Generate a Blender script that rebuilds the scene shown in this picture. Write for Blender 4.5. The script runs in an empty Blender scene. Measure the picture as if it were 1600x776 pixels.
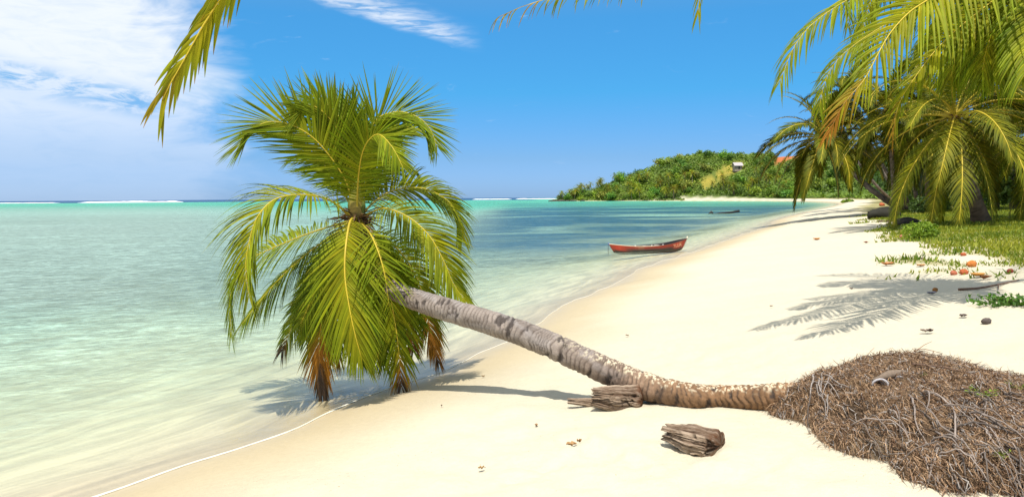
import bpy, math, random
import numpy as np
from mathutils import Matrix, Vector

SC = bpy.context.scene
COL = SC.collection
RAD = math.radians
rng = np.random.default_rng(7)

# ------------------------------------------------------------------ camera, sky, sun, exposure
EYE = np.array([0.0, 0.0, 2.7])
FPX, W0, H0 = 1142.0, 1600.0, 776.0
cam_d = bpy.data.cameras.new('camera')
cam_d.sensor_width = 36.0
cam_d.lens = FPX / W0 * 36.0
cam_d.clip_start, cam_d.clip_end = 0.05, 90000.0
cam = bpy.data.objects.new('camera', cam_d)
COL.objects.link(cam)
R_CAM = (Matrix.Rotation(RAD(90 - 3.96), 4, 'X') @ Matrix.Rotation(RAD(-0.38), 4, 'Z'))
cam.matrix_world = Matrix.Translation(Vector(EYE)) @ R_CAM
SC.camera = cam
RM = np.array(R_CAM.to_3x3())

SUN_TO = np.array([-0.05, -0.38, 1.0]); SUN_TO /= np.linalg.norm(SUN_TO)
SUN_EL = math.asin(SUN_TO[2]); SUN_AZ = math.atan2(SUN_TO[0], SUN_TO[1])
SC.view_settings.view_transform = 'Standard'
SC.view_settings.look = 'None'
SC.view_settings.gamma = 1.0
SC.view_settings.use_curve_mapping = False
SC.view_settings.exposure = 0.62
SUN_STRENGTH = 3.7
SKY_STRENGTH = 0.14

sun_d = bpy.data.lights.new('sun', 'SUN')
sun_d.energy = SUN_STRENGTH
sun_d.angle = RAD(0.53)
sun_d.color = (1.0, 0.955, 0.88)
sun = bpy.data.objects.new('sun', sun_d)
COL.objects.link(sun)
sun.rotation_euler = Vector(SUN_TO).to_track_quat('Z', 'Y').to_euler()
sun.location = (10, -20, 40)


class NT:
    """small helper to write node trees"""
    def __init__(self, tree):
        self.t = tree
        self.n = tree.nodes
        self.n.clear()

    def new(self, kind, **kw):
        nd = self.n.new(kind)
        for k, v in kw.items():
            setattr(nd, k, v)
        return nd

    def set(self, sock, v):
        if isinstance(v, bpy.types.NodeSocket):
            self.t.links.new(v, sock)
        elif v is not None:
            if hasattr(sock, 'default_value'):
                dv = sock.default_value
                if hasattr(dv, '__len__') and not hasattr(v, '__len__'):
                    v = [v] * len(dv)
                if hasattr(dv, '__len__') and len(dv) == 4 and len(v) == 3:
                    v = tuple(v) + (1.0,)
                sock.default_value = v

    def math(self, op, a, b=None, c=None, clamp=False):
        nd = self.new('ShaderNodeMath', operation=op, use_clamp=clamp)
        self.set(nd.inputs[0], a)
        if b is not None: self.set(nd.inputs[1], b)
        if c is not None: self.set(nd.inputs[2], c)
        return nd.outputs[0]

    def mix(self, fac, a, b, blend='MIX'):
        nd = self.new('ShaderNodeMix', data_type='RGBA', blend_type=blend)
        self.set(nd.inputs[0], fac); self.set(nd.inputs[6], a); self.set(nd.inputs[7], b)
        return nd.outputs[2]

    def smooth(self, v, lo, hi, tlo=0.0, thi=1.0):
        nd = self.new('ShaderNodeMapRange', interpolation_type='SMOOTHSTEP')
        self.set(nd.inputs[0], v)
        for i, x in enumerate((lo, hi, tlo, thi)):
            self.set(nd.inputs[1 + i], x)
        return nd.outputs[0]

    def noise(self, vec, scale, detail=3.0, rough=0.55, dist=0.0):
        nd = self.new('ShaderNodeTexNoise')
        self.set(nd.inputs['Vector'], vec)
        nd.inputs['Scale'].default_value = scale
        nd.inputs['Detail'].default_value = detail
        nd.inputs['Roughness'].default_value = rough
        nd.inputs['Distortion'].default_value = dist
        return nd.outputs[0]

    def vmul(self, vec, s):
        nd = self.new('ShaderNodeVectorMath', operation='MULTIPLY')
        self.set(nd.inputs[0], vec); nd.inputs[1].default_value = s
        return nd.outputs[0]


def build_world():
    w = bpy.data.worlds.new('World')
    SC.world = w
    w.use_nodes = True
    N = NT(w.node_tree)
    out = N.new('ShaderNodeOutputWorld')
    bg = N.new('ShaderNodeBackground')
    bg.inputs[1].default_value = SKY_STRENGTH
    N.t.links.new(bg.outputs[0], out.inputs[0])
    sky = N.new('ShaderNodeTexSky', sky_type='NISHITA')
    sky.sun_disc = False
    sky.sun_elevation = SUN_EL
    sky.sun_rotation = SUN_AZ
    sky.altitude = 0
    sky.air_density = 1.0
    sky.dust_density = 0.3
    sky.ozone_density = 3.0
    tc = N.new('ShaderNodeTexCoord')
    sep = N.new('ShaderNodeSeparateXYZ')
    N.set(sep.inputs[0], tc.outputs['Generated'])
    X, Y, Z = sep.outputs
    az = N.math('ARCTAN2', X, Y)
    el = N.math('ARCSINE', Z)
    # tint the sky by height; the pale top stops are added for fill light
    ramp = N.new('ShaderNodeValToRGB')
    N.set(ramp.inputs[0], N.smooth(el, 0.0, 0.6))
    ramp.color_ramp.interpolation = 'LINEAR'
    SKY_TINT = [(0.0, (0.22, 0.376, 0.76)), (0.021, (0.212, 0.36, 0.63)), (0.138, (0.14, 0.45, 0.66)), (0.338, (0.172, 0.53, 0.73)), (0.7, (0.6, 0.75, 0.75)), (1.0, (0.95, 0.92, 0.8))]
    els = ramp.color_ramp.elements
    els[0].position, els[0].color = SKY_TINT[0][0], (*SKY_TINT[0][1], 1)
    els[1].position, els[1].color = SKY_TINT[-1][0], (*SKY_TINT[-1][1], 1)
    for p, c in SKY_TINT[1:-1]:
        e = els.new(p); e.color = (*c, 1)
    base = N.mix(1.0, sky.outputs[0], ramp.outputs[0], 'MULTIPLY')
    # --- clouds, laid out over azimuth and elevation of the sky dome
    cmb = N.new('ShaderNodeCombineXYZ')
    N.set(cmb.inputs[0], az); N.set(cmb.inputs[1], el)
    P = cmb.outputs[0]
    n1 = N.noise(N.vmul(P, (3.0, 9.0, 1)), 2.2, 5, 0.6, 0.5)
    n2 = N.noise(N.vmul(P, (6.0, 22.0, 1)), 3.0, 6, 0.65, 0.8)
    n3 = N.noise(N.vmul(P, (9.0, 60.0, 1)), 3.0, 5, 0.6, 0.6)
    # big thin bank on the left
    edge = N.math('ADD', az, N.math('MULTIPLY', N.math('SUBTRACT', n1, 0.5), 0.30))
    edge = N.math('ADD', edge, N.math('MULTIPLY', el, 0.30))
    bank = N.smooth(edge, -0.42, -0.285, 1.0, 0.0)
    low = N.smooth(el, 0.0, 0.15, 0.42, 1.0)
    hole_c = N.math('ABSOLUTE', N.math('SUBTRACT', el, N.math('ADD', 0.038, N.math('MULTIPLY', az, -0.17))))
    hole = N.math('MULTIPLY', N.smooth(hole_c, 0.0, 0.028, 1.0, 0.0), N.smooth(az, -0.47, -0.40, 1.0, 0.0))
    hole = N.math('MULTIPLY', hole, N.smooth(n2, 0.38, 0.62))
    dens = N.math('MULTIPLY', N.math('MULTIPLY', bank, low), N.smooth(n2, 0.05, 0.62, 0.72, 1.0))
    dens = N.math('MULTIPLY', dens, N.math('SUBTRACT', 1.0, N.math('MULTIPLY', hole, 0.85)))
    # streak
    t = N.math('MULTIPLY_ADD', az, 3.9, 1.22)           # 0..1 along the streak
    mid = N.math('MULTIPLY_ADD', t, -0.073, 0.276)
    d = N.math('SUBTRACT', N.math('SUBTRACT', el, mid), N.math('MULTIPLY', N.math('SUBTRACT', n1, 0.5), 0.02))
    up = N.smooth(d, 0.0, 0.034, 1.0, 0.0)
    dn = N.smooth(d, -0.013, 0.003, 0.0, 1.0)
    st = N.math('MULTIPLY', up, dn)
    st = N.math('MULTIPLY', st, N.math('MULTIPLY', N.smooth(t, -0.35, 0.15), N.smooth(t, 0.8, 1.1, 1.0, 0.0)))
    st = N.math('MULTIPLY', st, N.smooth(n3, 0.30, 0.70, 0.12, 0.9))
    # faint wisps elsewhere
    wi = N.math('MULTIPLY', N.smooth(n2, 0.60, 0.80, 0.0, 0.45), N.smooth(n1, 0.46, 0.6))
    wi = N.math('MULTIPLY', wi, N.smooth(az, -0.1, 0.2, 1.0, 0.25))
    fill_veil = N.math('MULTIPLY', N.smooth(el, 0.4, 0.8, 0.0, 0.55), N.smooth(n1, 0.3, 0.6, 0.5, 1.0))     # thin cloud added overhead, out of view, for fill light
    dens = N.math('MAXIMUM', N.math('MAXIMUM', N.math('MAXIMUM', dens, st), wi), fill_veil, clamp=True)
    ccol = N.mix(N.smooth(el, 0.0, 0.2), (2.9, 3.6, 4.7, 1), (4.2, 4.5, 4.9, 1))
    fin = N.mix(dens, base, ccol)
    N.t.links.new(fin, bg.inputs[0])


build_world()


def ray(px, py):
    d = RM @ np.array([(px - W0 / 2) / FPX, -(py - H0 / 2) / FPX, -1.0])
    return d / d[1]


def at(px, py, depth):
    """world point seen at a place of the photograph, `depth` metres in front of the eye"""
    return EYE + ray(px, py) * depth


# ------------------------------------------------------------------ noise + terrain functions
def _hash(ix, iy, seed):
    h = (ix.astype(np.int64) * 374761393 + iy.astype(np.int64) * 668265263 + seed * 974634777) & 0xFFFFFFFF
    h = ((h ^ (h >> 13)) * 1274126177) & 0xFFFFFFFF
    h = (h ^ (h >> 16)) & 0xFFFFFFFF
    return h / 4294967295.0


def vnoise(x, y, seed=0):
    x = np.asarray(x, float); y = np.asarray(y, float)
    ix, iy = np.floor(x), np.floor(y)
    fx, fy = x - ix, y - iy
    ux, uy = fx * fx * (3 - 2 * fx), fy * fy * (3 - 2 * fy)
    a, b = _hash(ix, iy, seed), _hash(ix + 1, iy, seed)
    c, d = _hash(ix, iy + 1, seed), _hash(ix + 1, iy + 1, seed)
    return (a * (1 - ux) + b * ux) * (1 - uy) + (c * (1 - ux) + d * ux) * uy


def fbm(x, y, seed=0, oct=4):
    s, a, t = 0.0, 0.5, 0.0
    for i in range(oct):
        s = s + a * vnoise(np.asarray(x) * 2 ** i, np.asarray(y) * 2 ** i, seed + i * 17)
        t += a; a *= 0.5
    return s / t


def sstep(a, b, x):
    t = np.clip((np.asarray(x, float) - a) / (b - a), 0, 1)
    return t * t * (3 - 2 * t)


SHORE = np.array([(-60, -200), (-30, -60), (-13, -12), (-8, -1), (-6, 3), (-3.75, 6.7), (-2.45, 9), (-1.35, 11), (0.1, 15), (1.9, 19.5),
                  (4.9, 27), (10.9, 40), (21, 62), (37, 98), (60, 143), (84, 190), (112, 250), (132, 310), (143, 360), (141, 405), (128, 445), (108, 478),
                  (85, 500), (58, 512), (38, 518), (28, 527), (36, 545), (70, 600), (160, 680), (400, 760), (1500, 900)], float)
LAND_POLY = np.vstack([SHORE, [(1500, -200)]])


def shore_dist(x, y):
    """signed distance to the waterline, positive on land"""
    x = np.atleast_1d(np.asarray(x, float)).ravel(); y = np.atleast_1d(np.asarray(y, float)).ravel()
    best = np.full(x.shape, 1e18)
    for (ax, ay), (bx, by) in zip(SHORE[:-1], SHORE[1:]):
        dx, dy = bx - ax, by - ay
        t = np.clip(((x - ax) * dx + (y - ay) * dy) / (dx * dx + dy * dy), 0, 1)
        best = np.minimum(best, (x - ax - t * dx) ** 2 + (y - ay - t * dy) ** 2)
    d = np.sqrt(best)
    ins = np.zeros(x.shape, bool)
    n = len(LAND_POLY)
    for i in range(n):
        ax, ay = LAND_POLY[i]; bx, by = LAND_POLY[(i + 1) % n]
        if ay == by: continue
        c = ((ay > y) != (by > y)) & (x < (bx - ax) * (y - ay) / (by - ay) + ax)
        ins ^= c
    w = (vnoise(x / 1.7, y / 1.7, 3) - 0.5) * 0.34 + (vnoise(x / 0.6, y / 0.6, 4) - 0.5) * 0.10 + (vnoise(x / 7, y / 7, 5) - .5) * 0.6
    return np.where(ins, d, -d) + w * np.exp(-d / 8)


# skyline of the wooded headland: u = x / y  ->  ground height
HILL_U = np.array([0.02, 0.05, 0.09, 0.135, 0.18, 0.22, 0.255, 0.29, 0.325, 0.36, 0.40, 0.5, 0.7, 1.2])
HILL_H = np.array([1.0, 7.0, 15.0, 20.0, 22.0, 27.0, 29.5, 28.5, 27.0, 26.0, 26.0, 26.0, 24.0, 20.0])


def height(x, y, d=None, fine=True):
    x = np.atleast_1d(np.asarray(x, float)).ravel(); y = np.atleast_1d(np.asarray(y, float)).ravel()
    if d is None: d = shore_dist(x, y)
    dl = np.maximum(d, 0); dw = np.maximum(-d, 0)
    land = 1.9 * (1 - np.exp(-dl / 9.0))
    sea = -2.4 * (1 - np.exp(-dw / 22.0)) - 0.012 * np.minimum(dw, 8)
    z = np.where(d > 0, land, sea)
    # gentle sand relief
    amp = sstep(0.8, 3.0, d)
    z = z + amp * ((fbm(x / 1.6, y / 1.6, 11, 3) - 0.5) * 0.09 + (fbm(x / 5.5, y / 5.5, 21, 2) - .5) * 0.16 * sstep(3, 7, d))
    if fine:
        near = np.exp(-np.hypot(x, y) / 30)
        z = z + amp * near * (fbm(x / 0.28, y / 0.28, 31, 2) - 0.5) * 0.075
    # trampled, dug-over sand in front of the trunk
    for cx_, cy_, sg in ((0.15, 5.25, 0.5), (0.75, 5.7, 0.35), (1.3, 5.0, 0.4), (2.3, 9.0, 1.2)):
        z = z + np.exp(-((x - cx_) ** 2 + (y - cy_) ** 2) / (2 * sg * sg)) * (fbm(x / 0.22, y / 0.16, 35, 3) - 0.5) * 0.13 * (1.0 if fine else 0.0)
    # headland
    u = x / np.maximum(y, 1.0)
    far = sstep(400, 470, y)
    hh = np.interp(u, HILL_U, HILL_H)
    z = z + far * hh * sstep(2, 66, d) * (0.9 + 0.2 * fbm(x / 40, y / 40, 41, 3))
    # ground rising behind the grove
    z = z + 9.0 * sstep(45, 150, d) * (1 - far)
    return z


def ground(px, py):
    """point where the view ray through a photo position meets the terrain"""
    r = ray(px, py)
    t = np.geomspace(2.0, 900, 2500)
    P = EYE[None] + r[None] * t[:, None]
    z = height(P[:, 0], P[:, 1], fine=False)
    k = np.argmax(P[:, 2] < z)
    if P[k, 2] >= z[k]: k = len(t) - 1
    p = P[k].copy(); p[2] = z[k]
    return p


def gz(x, y):
    return float(height([x], [y])[0])


# ------------------------------------------------------------------ mesh helpers
class MB:
    def __init__(self):
        self.v, self.q, self.t, self.c, self.qm, self.tm = [], [], [], [], [], []
        self.n = 0

    def add(self, V, quads=None, tris=None, col=(1, 1, 1), mat=0):
        V = np.asarray(V, float).reshape(-1, 3)
        col = np.asarray(col, float)
        if col.ndim == 1: col = np.tile(col[None, :3], (len(V), 1))
        self.v.append(V); self.c.append(col[:, :3])
        if quads is not None and len(quads):
            q = np.asarray(quads, int).reshape(-1, 4) + self.n
            self.q.append(q); self.qm.append(np.full(len(q), mat))
        if tris is not None and len(tris):
            t = np.asarray(tris, int).reshape(-1, 3) + self.n
            self.t.append(t); self.tm.append(np.full(len(t), mat))
        self.n += len(V)

    def tube(self, P, r, sides=8, col=(1, 1, 1), mat=0, cap=True, flat=1.0):
        P = np.asarray(P, float); n = len(P)
        r = np.broadcast_to(np.asarray(r, float), (n,))
        T = np.gradient(P, axis=0); T /= np.linalg.norm(T, axis=1)[:, None] + 1e-12
        up = np.array([0, 0, 1.0]) if abs(T[:, 2].mean()) < 0.8 else np.array([0, 1.0, 0])
        A = np.cross(up, T); A /= np.linalg.norm(A, axis=1)[:, None] + 1e-12
        B = np.cross(T, A)
        th = np.arange(sides) / sides * 2 * math.pi
        V = P[:, None] + r[:, None, None] * (np.cos(th)[None, :, None] * A[:, None] + flat * np.sin(th)[None, :, None] * B[:, None])
        q = []
        i = np.arange(n - 1)[:, None]; j = np.arange(sides)[None]
        j2 = (j + 1) % sides
        q = np.stack([i * sides + j, i * sides + j2, (i + 1) * sides + j2, (i + 1) * sides + j], -1).reshape(-1, 4)
        VV = V.reshape(-1, 3)
        c = np.asarray(col, float)
        if c.ndim == 2: c = np.repeat(c, sides, 0)
        tris = []
        if cap:
            VV = np.vstack([VV, P[:1], P[-1:]])
            if c.ndim == 2: c = np.vstack([c, c[:1], c[-1:]])
            b, e = n * sides, n * sides + 1
            for k in range(sides):
                tris.append((b, (k + 1) % sides, k)); tris.append((e, (n - 1) * sides + k, (n - 1) * sides + (k + 1) % sides))
        self.add(VV, q, tris, c, mat)

    def box(self, c, s, rotz=0.0, col=(1, 1, 1), mat=0):
        c = np.asarray(c, float); s = np.asarray(s, float) / 2
        V = np.array([(x, y, z) for z in (-1, 1) for y in (-1, 1) for x in (-1, 1)], float) * s
        ca, sa = math.cos(rotz), math.sin(rotz)
        V = np.stack([V[:, 0] * ca - V[:, 1] * sa, V[:, 0] * sa + V[:, 1] * ca, V[:, 2]], 1) + c
        self.add(V, [(0, 2, 3, 1), (4, 5, 7, 6), (0, 1, 5, 4), (2, 6, 7, 3), (0, 4, 6, 2), (1, 3, 7, 5)], None, col, mat)

    def mesh(self, name, mats, smooth=False):
        V = np.vstack(self.v); C = np.vstack(self.c)
        q = np.vstack(self.q) if self.q else np.zeros((0, 4), int)
        t = np.vstack(self.t) if self.t else np.zeros((0, 3), int)
        me = bpy.data.meshes.new(name)
        me.vertices.add(len(V)); me.vertices.foreach_set('co', V.astype(np.float32).ravel())
        loops = np.concatenate([q.ravel(), t.ravel()]).astype(np.int32)
        me.loops.add(len(loops)); me.loops.foreach_set('vertex_index', loops)
        nq, nt = len(q), len(t)
        me.polygons.add(nq + nt)
        st = np.concatenate([np.arange(nq) * 4, nq * 4 + np.arange(nt) * 3]).astype(np.int32)
        me.polygons.foreach_set('loop_start', st)
        mi = np.concatenate([np.concatenate(self.qm) if self.qm else [], np.concatenate(self.tm) if self.tm else []]).astype(np.int32)
        if not isinstance(mats, (list, tuple)): mats = [mats]
        for m in mats: me.materials.append(m)
        me.polygons.foreach_set('material_index', mi)
        me.polygons.foreach_set('use_smooth', np.full(nq + nt, smooth))
        me.update(calc_edges=True); me.validate()
        a = me.color_attributes.new('Col', 'FLOAT_COLOR', 'POINT')
        a.data.foreach_set('color', np.hstack([C, np.ones((len(C), 1))]).astype(np.float32).ravel())
        return me

    def build(self, name, mats, parent=None, smooth=False, loc=None):
        me = self.mesh(name, mats, smooth)
        o = bpy.data.objects.new(name, me)
        COL.objects.link(o)
        if parent is not None: o.parent = parent
        if loc is not None: o.location = loc
        return o


def empty(name, loc=(0, 0, 0), rz=0.0):
    o = bpy.data.objects.new(name, None)
    o.empty_display_size = 0.2
    o.location = [float(a) for a in loc]; o.rotation_euler = (0, 0, rz)
    COL.objects.link(o)
    return o


def tag(o, label=None, cat=None, group=None, kind=None):
    if label: o['label'] = label
    if cat: o['category'] = cat
    if group: o['group'] = group
    if kind: o['kind'] = kind
    return o


def catmull(P, n):
    P = np.asarray(P, float)
    P = np.vstack([2 * P[0] - P[1], P, 2 * P[-1] - P[-2]])
    seg = len(P) - 3
    # chord-length parameter so spacing is even
    dense = []
    for i in range(seg):
        p0, p1, p2, p3 = P[i:i + 4]
        t = np.linspace(0, 1, 24, endpoint=(i == seg - 1))[:, None]
        dense.append(0.5 * (2 * p1 + (p2 - p0) * t + (2 * p0 - 5 * p1 + 4 * p2 - p3) * t ** 2 + (3 * p1 - p0 - 3 * p2 + p3) * t ** 3))
    D = np.vstack(dense)
    s = np.concatenate([[0], np.cumsum(np.linalg.norm(np.diff(D[:, :3], axis=0), axis=1))])
    u = np.linspace(0, s[-1], n)
    return np.stack([np.interp(u, s, D[:, k]) for k in range(D.shape[1])], 1), s[-1]


def nrm(a):
    return a / (np.linalg.norm(a, axis=-1, keepdims=True) + 1e-12)


# ------------------------------------------------------------------ materials
def new_mat(name):
    m = bpy.data.materials.new(name)
    m.use_nodes = True
    return m, NT(m.node_tree)


def mat_leaf(name, transl=0.3, rough=0.42, spec=0.35, vary=0.0, noise_scale=7.0, noise_amt=0.35):
    m, N = new_mat(name)
    out = N.new('ShaderNodeOutputMaterial')
    at_ = N.new('ShaderNodeAttribute', attribute_name='Col')
    geo = N.new('ShaderNodeNewGeometry')
    c = at_.outputs['Color']
    nz = N.noise(geo.outputs['Position'], noise_scale, 3)
    c = N.mix(1.0, c, N.math('MULTIPLY_ADD', nz, noise_amt * 2, 1 - noise_amt), 'MULTIPLY')
    if vary:
        oi = N.new('ShaderNodeObjectInfo')
        hs = N.new('ShaderNodeHueSaturation')
        N.set(hs.inputs['Hue'], N.math('MULTIPLY_ADD', oi.outputs['Random'], 0.05 * vary, 0.5 - 0.03 * vary))
        r2 = N.math('FRACT', N.math('MULTIPLY', oi.outputs['Random'], 7.31))
        N.set(hs.inputs['Value'], N.math('MULTIPLY_ADD', r2, 0.8 * vary, 1 - 0.4 * vary))
        N.set(hs.inputs['Color'], c)
        c = hs.outputs[0]
    p = N.new('ShaderNodeBsdfPrincipled')
    N.set(p.inputs['Base Color'], c)
    p.inputs['Roughness'].default_value = rough
    p.inputs['Specular IOR Level'].default_value = spec
    t = N.new('ShaderNodeBsdfTranslucent')
    N.set(t.inputs[0], N.mix(1.0, c, (1.05, 1.25, 0.4, 1), 'MULTIPLY'))
    mx = N.new('ShaderNodeMixShader')
    mx.inputs[0].default_value = transl
    N.t.links.new(p.outputs[0], mx.inputs[1]); N.t.links.new(t.outputs[0], mx.inputs[2])
    N.t.links.new(mx.outputs[0], out.inputs[0])
    return m


def mat_col(name, rough=0.8, spec=0.2, nscale=25.0, namt=0.3, bump=0.0, bscale=60.0, bdist=0.01, stretch=(1, 1, 1), obj=False):
    m, N = new_mat(name)
    out = N.new('ShaderNodeOutputMaterial')
    at_ = N.new('ShaderNodeAttribute', attribute_name='Col')
    if obj:
        pos = N.new('ShaderNodeTexCoord').outputs['Object']
    else:
        pos = N.new('ShaderNodeNewGeometry').outputs['Position']
    v = N.vmul(pos, stretch)
    nz = N.noise(v, nscale, 4, 0.6)
    c = N.mix(1.0, at_.outputs['Color'], N.math('MULTIPLY_ADD', nz, namt * 2, 1 - namt), 'MULTIPLY')
    p = N.new('ShaderNodeBsdfPrincipled')
    N.set(p.inputs['Base Color'], c)
    p.inputs['Roughness'].default_value = rough
    p.inputs['Specular IOR Level'].default_value = spec
    if bump:
        b = N.new('ShaderNodeBump')
        b.inputs['Strength'].default_value = bump
        b.inputs['Distance'].default_value = bdist
        N.set(b.inputs['Height'], N.noise(v, bscale, 4, 0.65))
        N.t.links.new(b.outputs[0], p.inputs['Normal'])
    N.t.links.new(p.outputs[0], out.inputs[0])
    return m


M_LEAF = mat_leaf('palm_leaf', 0.27, 0.55, 0.10)
M_LEAF_FAR = mat_leaf('grove_palm_leaf', 0.2, 0.55, 0.10, vary=0.5, noise_scale=1.2)
M_TREE = mat_leaf('tree_leaf', 0.22, 0.5, 0.25, vary=1.0, noise_scale=0.25, noise_amt=0.4)
M_RIB = mat_col('palm_midrib', 0.5, 0.4, 12, 0.2)
M_BARK = mat_col('palm_bark', 0.88, 0.15, 45, 0.45, 0.6, 70, 0.012)
M_FIBRE = mat_col('dry_fibre', 0.9, 0.1, 40, 0.35)
M_ROOT = mat_col('root_wood', 0.9, 0.12, 60, 0.4, 0.5, 120, 0.006)
M_MOUND = mat_col('root_soil', 0.95, 0.08, 38, 0.6, 0.9, 55, 0.03)
M_DRIFT = mat_col('driftwood', 0.9, 0.12, 9, 0.45, 0.9, 14, 0.02, stretch=(1, 9, 9), obj=True)
M_PAINT = mat_col('boat_paint', 0.45, 0.4, 14, 0.35, 0.2, 20, 0.01, stretch=(0.4, 1, 2), obj=True)
M_WOOD = mat_col('wood', 0.8, 0.2, 20, 0.3)
M_GRASS = mat_leaf('grass_blade', 0.3, 0.5, 0.25, noise_scale=0.7, noise_amt=0.35)
M_FOAM = mat_col('sea_foam', 0.6, 0.3, 3, 0.1)
M_PLAIN = mat_col('plain_matte', 0.8, 0.2, 6, 0.2)
M_HUSK = mat_col('coconut_husk', 0.8, 0.2, 30, 0.35, 0.4, 40, 0.01)


def mat_sand():
    m, N = new_mat('sand')
    out = N.new('ShaderNodeOutputMaterial')
    at_ = N.new('ShaderNodeAttribute', attribute_name='Col')
    wet = N.new('ShaderNodeAttribute', attribute_name='wet').outputs['Fac']
    geo = N.new('ShaderNodeNewGeometry')
    pos = geo.outputs['Position']
    n1 = N.noise(pos, 0.9, 4, 0.6)
    n2 = N.noise(pos, 14, 4, 0.7)
    n3 = N.noise(pos, 160, 2, 0.6)
    c = at_.outputs['Color']
    c = N.mix(1.0, c, N.math('MULTIPLY_ADD', n1, 0.16, 0.92), 'MULTIPLY')
    k = N.math('MULTIPLY_ADD', n2, 0.22, 0.89)
    c = N.mix(1.0, c, k, 'MULTIPLY')
    c = N.mix(1.0, c, N.math('MULTIPLY_ADD', n3, 0.3, 0.85), 'MULTIPLY')
    # ripple marks along the shore, under water; pale caustic-like bands painted into their colour
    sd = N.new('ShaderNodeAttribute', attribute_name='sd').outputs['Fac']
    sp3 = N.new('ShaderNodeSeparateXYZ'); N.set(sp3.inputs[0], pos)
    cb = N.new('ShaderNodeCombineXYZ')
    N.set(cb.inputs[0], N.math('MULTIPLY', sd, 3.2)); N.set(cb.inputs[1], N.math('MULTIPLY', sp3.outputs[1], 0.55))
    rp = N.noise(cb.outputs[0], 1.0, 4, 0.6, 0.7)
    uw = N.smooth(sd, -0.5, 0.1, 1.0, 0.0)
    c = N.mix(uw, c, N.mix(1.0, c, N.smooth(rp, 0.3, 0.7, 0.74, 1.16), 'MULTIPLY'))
    # scattered bits of shell and leaf litter
    sp = N.smooth(N.noise(pos, 48, 2, 0.5), 0.71, 0.74)
    sp = N.math('MULTIPLY', sp, N.smooth(N.noise(pos, 1.1, 3, 0.6), 0.5, 0.62))
    sp = N.math('MULTIPLY', sp, N.math('SUBTRACT', 1.0, wet, clamp=True))
    c = N.mix(sp, c, (0.22, 0.13, 0.06, 1))
    p = N.new('ShaderNodeBsdfPrincipled')
    N.set(p.inputs['Base Color'], c)
    N.set(p.inputs['Roughness'], N.math('MULTIPLY_ADD', wet, -0.55, 0.95))
    N.set(p.inputs['Specular IOR Level'], N.math('MULTIPLY_ADD', wet, 0.25, 0.1))
    b = N.new('ShaderNodeBump')
    b.inputs['Distance'].default_value = 0.02
    N.set(b.inputs['Strength'], N.math('MULTIPLY_ADD', wet, -0.55, 0.62, clamp=True))
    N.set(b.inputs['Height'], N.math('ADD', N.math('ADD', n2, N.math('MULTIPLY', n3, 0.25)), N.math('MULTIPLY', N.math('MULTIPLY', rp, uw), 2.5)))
    N.t.links.new(b.outputs[0], p.inputs['Normal'])
    N.t.links.new(p.outputs[0], out.inputs[0])
    return m


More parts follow.
